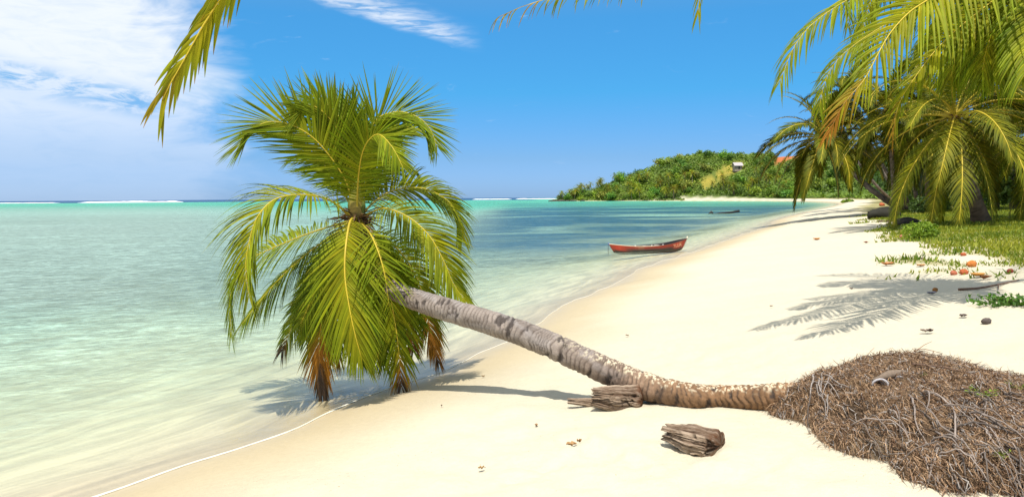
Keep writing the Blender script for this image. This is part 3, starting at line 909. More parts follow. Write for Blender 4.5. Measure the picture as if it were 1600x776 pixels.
UPN = (0.0, -0.75, 0.65)
F = [
    # upper, stiff and arching
    dict(P=pix([(551, 335, 9.95), (541, 285, 9.85), (503, 229, 9.7), (466, 200, 9.6), (426, 190, 9.5), (398, 200, 9.4), (376, 225, 9.3)]), nh=(-0.2, -0.8, 0.55), droop=0.06, v=0.1, leaf=0.8, a1=14, yellow=0.25, tipfrac=0.5),
    dict(P=pix([(558, 335, 10.05), (556, 260, 10.2), (545, 205, 10.35), (526, 178, 10.4), (501, 157, 10.45), (479, 164, 10.5), (468, 192, 10.5)]), nh=(0.2, -0.6, 0.75), droop=0.04, v=0.2, leaf=0.6, yellow=0.08, tipfrac=0.6),
    dict(P=pix([(562, 335, 10.0), (567, 270, 10.0), (583, 195, 10.0), (616, 175, 9.95), (649, 181, 9.9), (671, 200, 9.85), (683, 229, 9.8)]), nh=(0.25, -0.75, 0.6), droop=0.03, v=0.2, leaf=0.72, yellow=0.08, tipfrac=0.45, a1=26),
    dict(P=pix([(563, 335, 10.1), (575, 270, 10.3), (600, 214, 10.5), (636, 199, 10.7), (660, 206, 10.8), (674, 230, 10.9)]), nh=(0.2, -0.6, 0.7), droop=0.3, v=0.0, leaf=0.5, yellow=0.12),
    dict(P=pix([(558, 338, 9.9), (559, 290, 9.75), (564, 248, 9.5), (574, 222, 9.3), (592, 210, 9.1), (613, 230, 8.9), (630, 262, 8.8)]), nh=(0.15, -0.9, 0.3), droop=0.16, v=0.0, leaf=0.55, yellow=0.2, a0=80, a1=22),
    dict(P=pix([(556, 335, 10.0), (549, 270, 9.95), (533, 215, 9.85), (510, 180, 9.75), (485, 165, 9.7), (462, 180, 9.6)]), nh=(-0.1, -0.85, 0.5), droop=0.10, v=0.1, leaf=0.72, yellow=0.28, a0=62, a1=16),
    dict(P=pix([(556, 335, 10.02), (554, 240, 10.1), (552, 190, 10.1), (553, 160, 10.1)]), nh=(0, -1, 0.2), droop=0.0, v=0.1, leaf=0.5, yellow=0.12, a0=8, a1=3, n=40, tipfrac=0.6),
    dict(P=pix([(553, 332, 10.1), (525, 280, 10.4), (498, 250, 10.7), (472, 240, 11.0), (450, 252, 11.2)]), nh=(-0.2, -0.5, 0.8), droop=0.35, v=0.0, leaf=0.5, yellow=0.05),
    dict(P=pix([(561, 332, 10.1), (585, 285, 10.5), (612, 258, 10.9), (640, 262, 11.2), (660, 285, 11.4)]), nh=(0.2, -0.5, 0.8), droop=0.4, v=0.0, leaf=0.42, yellow=0.05),
    # lower, arching over and hanging
    dict(P=pix([(550, 340, 9.9), (521, 316, 9.7), (492, 306, 9.5), (455, 305, 9.3), (425, 314, 9.15), (403, 338, 9.0), (391, 370, 8.95), (384, 415, 8.9), (389, 462, 8.9)]), nh=(-0.45, -0.6, 0.65), droop=0.62, v=0.15, leaf=0.86, width=0.034, yellow=0.34, n=100, a0=78, a1=25),
    dict(P=pix([(548, 348, 10.15), (510, 374, 10.3), (475, 400, 10.35), (440, 432, 10.35), (405, 471, 10.3), (379, 505, 10.2)]), nh=(-0.3, -0.4, 0.85), droop=0.85, v=-0.1, leaf=0.72, yellow=0.1),
    dict(P=pix([(548, 345, 10.2), (490, 362, 10.5), (425, 388, 10.8), (382, 412, 10.9), (361, 455, 10.9), (361, 525, 10.9)]), nh=(-0.5, -0.5, 0.7), droop=0.5, v=0.0, leaf=0.72, yellow=0.15),
    dict(P=pix([(556, 343, 9.85), (547, 346, 9.6), (540, 388, 9.25), (539, 431, 9.1), (545, 475, 9.0), (554, 519, 8.95), (564, 556, 8.95)]), nh=(0.0, -1.0, 0.25), droop=0.36, v=-0.05, leaf=0.86, width=0.034, yellow=0.45, n=100, a0=62, a1=12, rib=0.022),
    dict(P=pix([(563, 345, 9.85), (588, 380, 9.6), (604, 437, 9.5), (616, 497, 9.5), (623, 548, 9.5), (627, 602, 9.6)]), nh=(0.15, -1.0, 0.2), droop=0.55, v=-0.05, leaf=0.66, yellow=0.25, gap=0.2, jitter=0.1, brown=0.80, black=0.89, a0=60, a1=18),
    dict(P=pix([(551, 346, 9.95), (527, 400, 9.9), (506, 480, 9.85), (499, 545, 9.85), (503, 612, 9.85)]), nh=(-0.1, -1.0, 0.2), droop=0.5, v=-0.1, leaf=0.68, yellow=0.25, brown=0.60, black=0.80, a0=60, a1=10),
    dict(P=pix([(565, 340, 9.95), (586, 329, 9.85), (606, 326, 9.75), (641, 341, 9.65), (672, 370, 9.55), (694, 409, 9.5), (708, 442, 9.5), (727, 470, 9.5)]), nh=(0.4, -0.6, 0.65), droop=0.55, v=0.1, leaf=0.70, yellow=0.4, n=100),
    dict(P=pix([(564, 336, 10.1), (582, 318, 10.2), (606, 301, 10.3), (637, 293, 10.4), (668, 296, 10.5), (698, 312, 10.55), (714, 335, 10.6), (722, 372, 10.6)]), nh=(0.35, -0.5, 0.75), droop=0.6, v=0.15, leaf=0.66, yellow=0.35),
    dict(P=pix([(565, 348, 10.15), (615, 383, 10.4), (640, 414, 10.5), (656, 447, 10.6), (669, 500, 10.7), (684, 562, 10.8)]), nh=(0.3, -0.8, 0.4), droop=0.6, v=-0.1, leaf=0.62, yellow=0.3, brown=0.66, black=0.92, a1=12),
    dict(P=pix([(550, 349, 10.15), (505, 425, 10.6), (468, 485, 10.8), (440, 548, 10.95)]), nh=(-0.3, -0.8, 0.4), droop=0.6, v=-0.1, leaf=0.66, yellow=0.08, brown=0.86, black=0.88),
    dict(P=pix([(557, 349, 10.2), (575, 420, 10.5), (588, 500, 10.6), (598, 566, 10.6)]), nh=(0.1, -1, 0.2), droop=0.55, v=-0.1, leaf=0.64, yellow=0.08),
    dict(P=pix([(553, 349, 10.2), (538, 430, 10.6), (530, 500, 10.7), (523, 560, 10.7)]), nh=(-0.1, -1, 0.2), droop=0.55, v=-0.1, leaf=0.66, yellow=0.08, brown=0.85),
    dict(P=pix([(562, 349, 10.15), (600, 415, 10.3), (632, 480, 10.3), (646, 545, 10.3)]), nh=(0.3, -0.9, 0.2), droop=0.6, v=-0.1, leaf=0.62, yellow=0.12, brown=0.8, black=0.93),
    dict(P=pix([(562, 345, 9.85), (580, 368, 9.4), (594, 402, 9.15), (603, 440, 9.05), (608, 478, 9.05)]), nh=(0.2, -1.0, 0.3), droop=0.30, v=0.0, leaf=0.62, width=0.022, yellow=0.2, n=46, a0=62, a1=24, gap=0.35, jitter=0.12),
    dict(P=pix([(560, 349, 10.2), (590, 410, 10.45), (612, 470, 10.5), (618, 530, 10.5)]), nh=(0.2, -1, 0.2), droop=0.55, v=-0.1, leaf=0.6, yellow=0.05),
    dict(P=pix([(555, 349, 10.25), (560, 420, 10.5), (562, 490, 10.55), (560, 560, 10.55)]), nh=(0.0, -1, 0.2), droop=0.55, v=-0.1, leaf=0.62, yellow=0.05),
    dict(P=pix([(551, 349, 10.2), (515, 410, 10.5), (490, 470, 10.6), (478, 530, 10.6)]), nh=(-0.2, -1, 0.2), droop=0.55, v=-0.1, leaf=0.6, yellow=0.05),
    dict(P=pix([(560, 349, 10.0), (582, 395, 9.85), (600, 450, 9.75), (596, 520, 9.75), (590, 560, 9.75)]), nh=(0.1, -1, 0.2), droop=0.5, v=-0.1, leaf=0.58, yellow=0.15),
    dict(P=pix([(553, 347, 10.05), (530, 385, 10.0), (500, 440, 9.9), (470, 505, 9.85)]), nh=(-0.4, -0.9, 0.3), droop=0.5, v=-0.05, leaf=0.62, yellow=0.12),
]
for k, kw in enumerate(F):
    lab = None
    if kw.get('brown', 9) < 0.7: lab = 'hanging frond withered orange and black towards its tip'
    elif kw.get('black', 9) < 1: lab = 'hanging frond with a dead black tip'
    elif k == 6: lab = 'upright unopened spear leaf'
    put_frond(main, lab, name='frond', origin=MO, seed=100 + k, **kw)

# brown sheath fibre, dead stalks and spathes in the heart of the crown
mb = MB()
g = np.random.default_rng(3)
H = at(558, 345, 9.93)
for k in range(150):
    a = g.uniform(0, 2 * math.pi); e = g.uniform(-0.5, 0.5); l = g.uniform(0.12, 0.42)
    d = np.array([math.cos(a), math.sin(a) * 0.8, e])
    p0 = H + d * 0.10 + np.array([0, 0, g.uniform(-0.12, 0.12)])
    p1 = p0 + d * l * 0.6; p2 = p1 + d * l * 0.4 + np.array([0, 0, -0.12 * l])
    w = g.uniform(0.006, 0.022)
    c = np.array([0.17, 0.10, 0.05]) * g.uniform(0.4, 1.4)
    mb.tube(np.array([p0, p1, p2]) - MO, [w, w, w * 0.3], 4, c, flat=0.4)
for (x, y, dp, x2, y2) in ((566, 335, 9.9, 569, 310), (548, 335, 9.9, 546, 306)):
    mb.tube(pix([(x, y, dp), ((x + x2) / 2, (y + y2) / 2, dp), (x2, y2, dp)]) - MO, [0.03, 0.035, 0.006], 8, (0.12, 0.14, 0.03))
mb.build('crown_fibre', M_FIBRE, main)
mb = MB()
mb.tube(pix([(557, 350, 9.95), (556, 330, 9.93), (556, 300, 9.93), (557, 280, 9.95)]) - MO, [0.13, 0.11, 0.075, 0.04], 12, np.array([(0.16, 0.11, 0.05), (0.26, 0.18, 0.05), (0.24, 0.24, 0.05), (0.2, 0.25, 0.04)]))
mb.build('leaf_sheath', M_FIBRE, main, smooth=True)

# ---- root mound
FOOT = np.array([(2.15, 6.15), (2.2, 5.75), (2.27, 5.42), (2.2, 5.08), (2.24, 4.8), (2.35, 4.55), (2.34, 4.25), (2.45, 4.05), (2.75, 3.85), (3.3, 3.65), (4.5, 3.55), (6.2, 4.0), (6.3, 5.2), (5.2, 5.7), (4.5, 6.05), (3.9, 6.5), (3.4, 6.75), (2.9, 6.65), (2.4, 6.4)])


def foot_dist(x, y):
    best = np.full(x.shape, 1e9); ins = np.zeros(x.shape, bool)
    n = len(FOOT)
    for i in range(n):
        ax, ay = FOOT[i]; bx, by = FOOT[(i + 1) % n]
        dx, dy = bx - ax, by - ay
        t = np.clip(((x - ax) * dx + (y - ay) * dy) / (dx * dx + dy * dy), 0, 1)
        best = np.minimum(best, np.hypot(x - ax - t * dx, y - ay - t * dy))
        if ay != by: ins ^= ((ay > y) != (by > y)) & (x < (bx - ax) * (y - ay) / (by - ay) + ax)
    return np.where(ins, best, -best)


def mound_z(x, y, rough=True):
    x = np.asarray(x, float).ravel(); y = np.asarray(y, float).ravel()
    D = foot_dist(x, y) + (fbm(x / 0.35, y / 0.35, 111, 3) - 0.5) * 0.16
    k = 1 - np.exp(-np.maximum(D, 0) / 0.12)
    hgt = 0.12 * (1 - 0.3 * sstep(3.4, 4.8, x)) + 0.20 * np.exp(-(((x - 3.25) / 0.62) ** 2 + ((y - 6.1) / 0.75) ** 2)) + 0.15 * np.exp(-(((x - 2.42) / 0.4) ** 2 + ((y - 5.8) / 0.40) ** 2)) + 0.14 * np.exp(-(((x - 2.75) / 0.5) ** 2 + ((y - 5.0) / 0.55) ** 2))
    hgt = hgt + (fbm(x / 0.6, y / 0.6, 121, 3) - 0.5) * 0.08
    hgt = hgt - 0.13 * np.exp(-(((x - 2.44) / 0.13) ** 2 + ((y - 5.22) / 0.22) ** 2)) - 0.08 * np.exp(-(((x - 2.62) / 0.10) ** 2 + ((y - 4.55) / 0.16) ** 2))     # washed-out hollows
    if rough: hgt = hgt + (fbm(x / 0.11, y / 0.11, 131, 3) - 0.5) * 0.075
    return height(x, y) + np.where(D > 0, k * hgt, D * 0.5 - 0.02)


gx, gy = np.meshgrid(np.arange(1.95, 7.0, 0.028), np.arange(3.3, 7.2, 0.028))
X, Y = gx.ravel(), gy.ravel()
Z = mound_z(X, Y)
nx = gx.shape[1]; ny = gx.shape[0]
i = np.arange(ny - 1)[:, None]; j = np.arange(nx - 1)[None]
q = np.stack([i * nx + j, i * nx + j + 1, (i + 1) * nx + j + 1, (i + 1) * nx + j], -1).reshape(-1, 4)
fd = foot_dist(X, Y)
keep = fd > -0.16
q = q[keep[q].all(1)]
tn = fbm(X / 0.25, Y / 0.25, 141, 4)
c = lerp((0.07, 0.045, 0.028), (0.34, 0.22, 0.125), tn)
c = c * (0.7 + 0.6 * fbm(X / 0.05, Y / 0.05, 151, 2))[:, None]
sandk = (sstep(0.6, 0.75, fbm(X / 0.4, Y / 0.4, 161, 3)) * 0.5)[:, None]
c = c * (1 - sandk) + np.array([0.45, 0.36, 0.24]) * sandk
hollow_shade = np.clip(np.exp(-(((X - 2.44) / 0.16) ** 2 + ((Y - 5.22) / 0.26) ** 2)) + np.exp(-(((X - 2.62) / 0.12) ** 2 + ((Y - 4.55) / 0.18) ** 2)), 0, 1)[:, None] * 0.7
c = c * (1 - hollow_shade) + np.array([0.05, 0.035, 0.025]) * hollow_shade          # shade of the hollows painted into the soil colour
mb = MB(); mb.add(np.stack([X, Y, Z], 1) - MO, q, None, c)
rootball = mb.build('root_mound', M_MOUND, main, smooth=True)
rootball['label'] = 'broad brown mound of matted roots and soil'

# thick bare roots trailing over the mound, each its own
g = np.random.default_rng(12)


def root_path(x, y, ang, L, lift, wig):
    n = 14
    p = [(x, y)]
    for k in range(n - 1):
        ang += g.normal(0, wig)
        x += math.cos(ang) * L / n; y += math.sin(ang) * L / n
        p.append((x, y))
    p = np.array(p)
    z = mound_z(p[:, 0], p[:, 1], rough=False)
    s = np.linspace(0, 1, n)
    z = z + 0.012 + lift * np.sin(s * math.pi) + g.normal(0, 0.006, n)
    P = np.stack([p[:, 0], p[:, 1], z], 1)
    inside = foot_dist(p[:, 0], p[:, 1]) > -0.05
    m_ = n if inside.all() else max(int(np.argmin(inside)), 3)
    return P[:m_], s[:m_]


nroot = 0
while nroot < 84:
    x = g.uniform(2.3, 4.2); y = g.uniform(4.0, 5.9)
    u = x / y
    if foot_dist(np.array([x]), np.array([y]))[0] < 0.05: continue
    if nroot < 80 and not (0.46 < u < 0.72 and y < 5.15 - 0.9 * (0.56 - u)): continue
    ang = math.atan2(-1, -0.10 + g.normal(0, 0.20)) if g.random() > 0.10 else g.uniform(-math.pi, math.pi)
    L = g.uniform(0.25, 0.8)
    P, s = root_path(x, y, ang, L, g.uniform(0.01, 0.10), 0.10)
    rr = g.uniform(0.0035, 0.0085)
    c = np.array([0.27, 0.22, 0.185]) * g.uniform(0.4, 1.35)
    mb = MB(); mb.tube(P - MO, rr * (1 - 0.7 * s), 6, c)
    mb.build('root', M_ROOT, rootball, smooth=True)
    nroot += 1
# a clump of pale strands by the trunk, and long loose sticks
for k in range(8):
    x = 2.42 + g.normal(0, 0.06); y = 5.75 + g.normal(0, 0.08)
    P, s = root_path(x, y, math.atan2(-1, -0.25 + g.normal(0, 0.25)), g.uniform(0.25, 0.45), 0.03, 0.12)
    mb = MB(); mb.tube(P - MO, g.uniform(0.005, 0.009) * (1 - 0.6 * s), 6, np.array([0.30, 0.26, 0.23]) * g.uniform(0.7, 1.2))
    mb.build('root', M_ROOT, rootball, smooth=True)

# fine matted rootlets (uncountable)
mb = MB()
m = 42000
x = g.uniform(2.1, 4.9, m * 2); y = g.uniform(3.6, 6.8, m * 2)
fdv = foot_dist(x, y)
hol = np.exp(-(((x - 2.44) / 0.15) ** 2 + ((y - 5.22) / 0.24) ** 2)) + np.exp(-(((x - 2.62) / 0.12) ** 2 + ((y - 4.55) / 0.18) ** 2))
ok = (fdv > -0.02) & (g.random(m * 2) < np.where(fdv < 0.35, 1.0, 0.55) * (1 - 0.8 * np.clip(hol, 0, 1)))
x, y = x[ok][:m], y[ok][:m]; m = len(x)
z = mound_z(x, y)
edge = np.exp(-np.maximum(foot_dist(x, y), 0) / 0.2)
ang = np.where(g.random(m) < 0.75, np.arctan2(-1, 0.1 + g.normal(0, 0.5, m)), g.uniform(0, 6.28, m))
L = g.uniform(0.025, 0.10, m) * (1 + 0.5 * edge)
d = np.stack([np.cos(ang), np.sin(ang), g.normal(0.1, 0.35, m) - 0.25 * edge], 1)
d = nrm(d)
perp = nrm(np.cross(d, np.array([0.0, 0.3, 1.0])[None] + g.normal(0, 0.4, (m, 3))))
b = np.stack([x, y, z + g.uniform(-0.005, 0.03, m)], 1)
w = g.uniform(0.0012, 0.0034, m)[:, None]
mid = b + d * (L * 0.5)[:, None] + g.normal(0, 0.010, (m, 3)); e = b + d * L[:, None] + g.normal(0, 0.015, (m, 3)) - np.array([0, 0, 0.012])
V = np.stack([b - perp * w, b + perp * w, mid - perp * w * 0.9, mid + perp * w * 0.9, e - perp * w * 0.3, e + perp * w * 0.3], 1)
tone = g.random(m)
cc = lerp((0.11, 0.06, 0.035), (0.46, 0.30, 0.175), tone ** 1.3)
grey = g.random(m) < 0.18
cc[grey] = lerp((0.2, 0.17, 0.15), (0.42, 0.38, 0.34), tone)[grey]
bi = np.arange(m)[:, None] * 6
q = np.concatenate([bi + np.array([[0, 1, 3, 2]]), bi + np.array([[2, 3, 5, 4]])])
mb.add(V.reshape(-1, 3) - MO, q, None, np.repeat(cc, 6, 0))
o = mb.build('fine_roots', M_FIBRE, rootball); o['kind'] = 'stuff'


def on_mound(px, py):
    r = ray(px, py); t = np.linspace(3.6, 8.0, 900)
    P = EYE[None] + r[None] * t[:, None]
    zz = mound_z(P[:, 0], P[:, 1], rough=False)
    k = np.argmax(P[:, 2] < zz)
    return P[k] if P[k, 2] < zz[k] else on_mound(px, py + 4)


# weeds sprouting on the mound
def weed(p, size, n, seed, label):
    g = np.random.default_rng(seed)
    o = empty('weed_plant', p); tag(o, label, 'plant', 'green weeds on the root mound')
    st, lf = MB(), MB()
    for k in range(n):
        a = g.uniform(0, 6.28); l = size * g.uniform(0.4, 1.0)
        tip = np.array([math.cos(a) * l * 0.75, math.sin(a) * l * 0.75, l * g.uniform(0.25, 0.6)])
        P = np.array([[0, 0, -0.03], tip * np.array([0.4, 0.4, 0.75]), tip])
        st.tube(P, [0.003, 0.0025, 0.001], 4, (0.16, 0.2, 0.03))
        for s in np.linspace(0.3, 1, 5):
            b = tip * s; b[2] = tip[2] * s ** 0.7
            for _ in range(2):
                aa = g.uniform(0, 6.28); ll = size * g.uniform(0.12, 0.24)
                dd = np.array([math.cos(aa), math.sin(aa), g.uniform(0, 0.8)]); dd /= np.linalg.norm(dd)
                pp = np.cross(dd, [0, 0, 1.0]); pp /= np.linalg.norm(pp)
                lf.add([b, b + dd * ll * 0.5 + pp * ll * 0.25, b + dd * ll, b + dd * ll * 0.5 - pp * ll * 0.25], [(0, 1, 2, 3)], None, np.array([0.20, 0.29, 0.02]) * g.uniform(0.6, 1.3))
    st.build('stem', M_RIB, o); lf.build('foliage', M_GRASS, o)


weed(on_mound(1532, 622), 0.17, 16, 1, 'largest bright green weed growing on top of the root mound')
weed(on_mound(1592, 610), 0.11, 9, 2, 'small green weed on the mound at the right edge')
weed(on_mound(1563, 718), 0.09, 8, 3, 'small green weed low on the mound among bare roots')
weed(on_mound(1442, 588), 0.05, 6, 4, 'tiny yellow green sprout behind the curled grey husks')

# curled grey husk on the mound
p = on_mound(1398, 600)
o = empty('curled_husk', p); tag(o, 'weathered grey curled husk half buried on top of the root mound', 'husk')
for k, (dx, dy, r) in enumerate(((-0.10, 0.0, 0.050), (0.07, 0.05, 0.055), (0.16, 0.10, 0.045))):
    mb = MB()
    th = np.linspace(-0.3, 3.5, 16)
    for w in range(3):
        rr = r * (1 - 0.22 * w)
        P = np.stack([dx + rr * np.cos(th), dy + 0.02 * w + 0.01 * th, -0.005 + rr * np.sin(th) * 0.8], 1)
        mb.tube(P, 0.010, 5, np.array([0.36, 0.34, 0.34]) * (1.2 - 0.3 * w))
    mb.build('curl', M_ROOT, o, smooth=True)
mb = MB()
mb.tube(np.array([(-0.14, 0.05, 0.02), (0.0, 0.08, 0.055), (0.12, 0.12, 0.05), (0.22, 0.14, 0.0)]), [0.012, 0.035, 0.035, 0.01], 8, (0.20, 0.15, 0.11))
mb.build('shell', M_ROOT, o, smooth=True)


# loose sticks on the mound and sand
def stick(pts, r, label, col=(0.16, 0.10, 0.07), name='stick', fork=None, group='sticks lying about'):
    pts = np.asarray(pts, float); o0 = pts[0].copy()
    P, L = catmull(pts - o0, 14)
    mb = MB(); mb.tube(P, r * np.linspace(1, 0.45, 14), 6, col)
    if fork is not None:
        f = np.asarray(fork, float) - o0
        mb.tube(np.array([P[7], (P[7] + f) / 2 + np.array([0, 0, 0.01]), f]), [r * 0.6, r * 0.5, r * 0.25], 5, col)
    o = mb.build(name, M_ROOT, smooth=True, loc=o0)
    tag(o, label, 'stick', group)


UPZ = np.array([0, 0, 1.0])
stick([on_mound(1425, 574) + UPZ * .03, on_mound(1480, 580) + UPZ * .03, on_mound(1540, 597) + UPZ * .03], 0.007, 'long dark stick lying along the top of the root mound')
stick([on_mound(1440, 601) + UPZ * .02, on_mound(1455, 604) + UPZ * .03, on_mound(1474, 612) + UPZ * .02], 0.007, 'short dark stick right of the curled grey husk')
stick([on_mound(1412, 548) + UPZ * .01, at(1440, 545, 6.9), at(1470, 551, 7.1)], 0.006, 'thin forked twig sticking out behind the mound crest', col=(0.3, 0.17, 0.1), fork=at(1456, 533, 7.0))
stick([on_mound(1350, 558) + UPZ * .0, at(1359, 550, 6.55), at(1366, 543, 6.6)], 0.004, 'little upright twig on the left crest of the mound', col=(0.3, 0.17, 0.1))
stick([ground(1497, 455) + UPZ * .03, ground(1535, 452) + UPZ * .03, ground(1592, 440) + UPZ * .03], 0.022, 'long bent dark branch on the shaded sand under the palms', fork=ground(1560, 455) + UPZ * .03)
stick([ground(1372, 347) + UPZ * .05, ground(1390, 347) + UPZ * .06, ground(1406, 348) + UPZ * .05], 0.06, 'dark stick on the sand just below the dark log')


# ------------------------------------------------------------------ driftwood
def driftwood(name, p, size, rot, seed, label, cols, taper=0.6, hollow=False, tilt=0.0):
    g = np.random.default_rng(seed)
    n, sd = 130, 150
    s = np.linspace(-1, 1, n); th = np.arange(sd) / sd * 2 * math.pi
    TH, S = np.meshgrid(th, s)
    # one ragged splintered end (left), one rounded broken end (right)
    prof = np.where(S > 0.72, np.sqrt(np.clip(1 - ((S - 0.72) / 0.28) ** 2, 0, 1)) * 0.86 + 0.14, 1.0) * (taper + (1 - taper) * sstep(-1, 0.2, S))
    grain = fbm(np.cos(TH) * 5 + 9, np.sin(TH) * 5 + S * 0.4, seed, 4) - 0.5
    groov = (np.abs(vnoise(TH * 5.1, S * 0.5, seed + 4) - 0.5) * 2)
    lump = fbm(S * 2 + np.cos(TH), np.sin(TH) + 3, seed + 8, 3) - 0.5
    sq = 1 / np.maximum(np.abs(np.cos(TH)) ** 3.0 + np.abs(np.sin(TH)) ** 3.0, 0.2) ** (1 / 3.0)
    warp = TH + 0.12 * (fbm(S * 2.5, TH * 0.5 + 3, seed + 14, 2) - 0.5)
    fine = np.abs(vnoise(warp * 13.0, S * 1.1, seed + 5) - 0.5) * 2
    fine = 0.6 * fine + 0.4 * np.abs(vnoise(warp * 29.0, S * 2.3, seed + 6) - 0.5) * 2
    along = 1 - sstep(0.68, 0.92, S)
    rot_ = sstep(0.52, 0.68, fbm(S * 4 + np.cos(TH) * 1.5, np.sin(TH) * 2.5, seed + 30, 4)) * sstep(-0.1, 0.6, S)
    R = prof * sq * (1 + 0.30 * grain + 0.40 * lump) - 0.10 * (1 - groov) * along - 0.10 * (1 - sstep(0.0, 0.4, fine)) * along - 0.16 * rot_
    spl = np.where(S < -0.35, (vnoise(TH * 8.1, S * 0 + 1, seed + 12) - 0.35) * 0.42 * sstep(-0.35, -1, S), 0)
    X = (S - spl * 0.6) * size[0] / 2
    R = R * (1 - 0.4 * sstep(-0.6, -1, S) * (vnoise(TH * 8.1, S * 0 + 1, seed + 12) < 0.45))
    V = np.stack([X, R * np.cos(TH) * size[1] / 2, R * np.sin(TH) * size[2] / 2], -1)
    tone = np.clip(0.35 + 1.3 * grain + 0.25 * (groov - 0.5) + 0.9 * (fine - 0.35), 0, 1)
    c = cols[0] + (cols[1] - cols[0]) * tone[..., None]
    endk = (sstep(0.55, 0.95, S) * sstep(0.35, 0.6, fbm(S * 6, TH * 2, seed + 20, 3)))[..., None]
    c = c * (1 - endk) + cols[2] * endk
    c = c * (1 - 0.8 * rot_[..., None])
    i = np.arange(n - 1)[:, None]; j = np.arange(sd)[None]; j2 = (j + 1) % sd
    q = np.stack([i * sd + j, i * sd + j2, (i + 1) * sd + j2, (i + 1) * sd + j], -1).reshape(-1, 4)
    V = V.reshape(-1, 3); c = c.reshape(-1, 3)
    ca, sa = math.cos(tilt), math.sin(tilt)
    V = np.stack([V[:, 0] * ca - V[:, 2] * sa, V[:, 1], V[:, 0] * sa + V[:, 2] * ca], 1)
    e0, e1 = len(V), len(V) + 1
    V = np.vstack([V, V[:sd].mean(0) + [0.05, 0, 0], V[(n - 1) * sd:n * sd].mean(0)])
    c = np.vstack([c, cols[0], cols[2]])
    tr = [(e0, (k + 1) % sd, k) for k in range(sd)] + [(e1, (n - 1) * sd + k, (n - 1) * sd + (k + 1) % sd) for k in range(sd)]
    mb = MB(); mb.add(V, q, tr, c)
    o = mb.build(name, M_DRIFT, smooth=True, loc=[float(a) for a in p])
    o.rotation_euler = (0, 0, rot)
    tag(o, label, 'driftwood', 'driftwood beside the fallen trunk')
    return o


CW = (np.array([0.13, 0.08, 0.05]), np.array([0.52, 0.40, 0.29]), np.array([0.13, 0.06, 0.03]))
p = ground(1088, 700)
driftwood('driftwood_block', p + UPZ * 0.05 + np.array([0, 0.06, 0]), (0.42, 0.27, 0.20), RAD(-42), 2, 'loose splintered driftwood block lying in front of the fallen trunk', CW, 0.75)
p = ground(968, 640)
dw = driftwood('driftwood_stump', p + UPZ * 0.09 + np.array([0.0, 0.06, 0]), (0.46, 0.30, 0.24), RAD(-14), 9, 'ragged rotten driftwood stump wedged against the fallen trunk', CW, 0.7)
mbp = MB()
dws = driftwood('splinter', ground(930, 636) + UPZ * 0.04, (0.50, 0.11, 0.10), RAD(-20), 15, '', CW, 0.55)
for k in ('label', 'category', 'group'):
    if k in dws.keys(): del dws[k]
dws.parent = dw
dws.matrix_parent_inverse = (Matrix.Translation(dw.location) @ Matrix.Rotation(RAD(-14), 4, 'Z')).inverted()


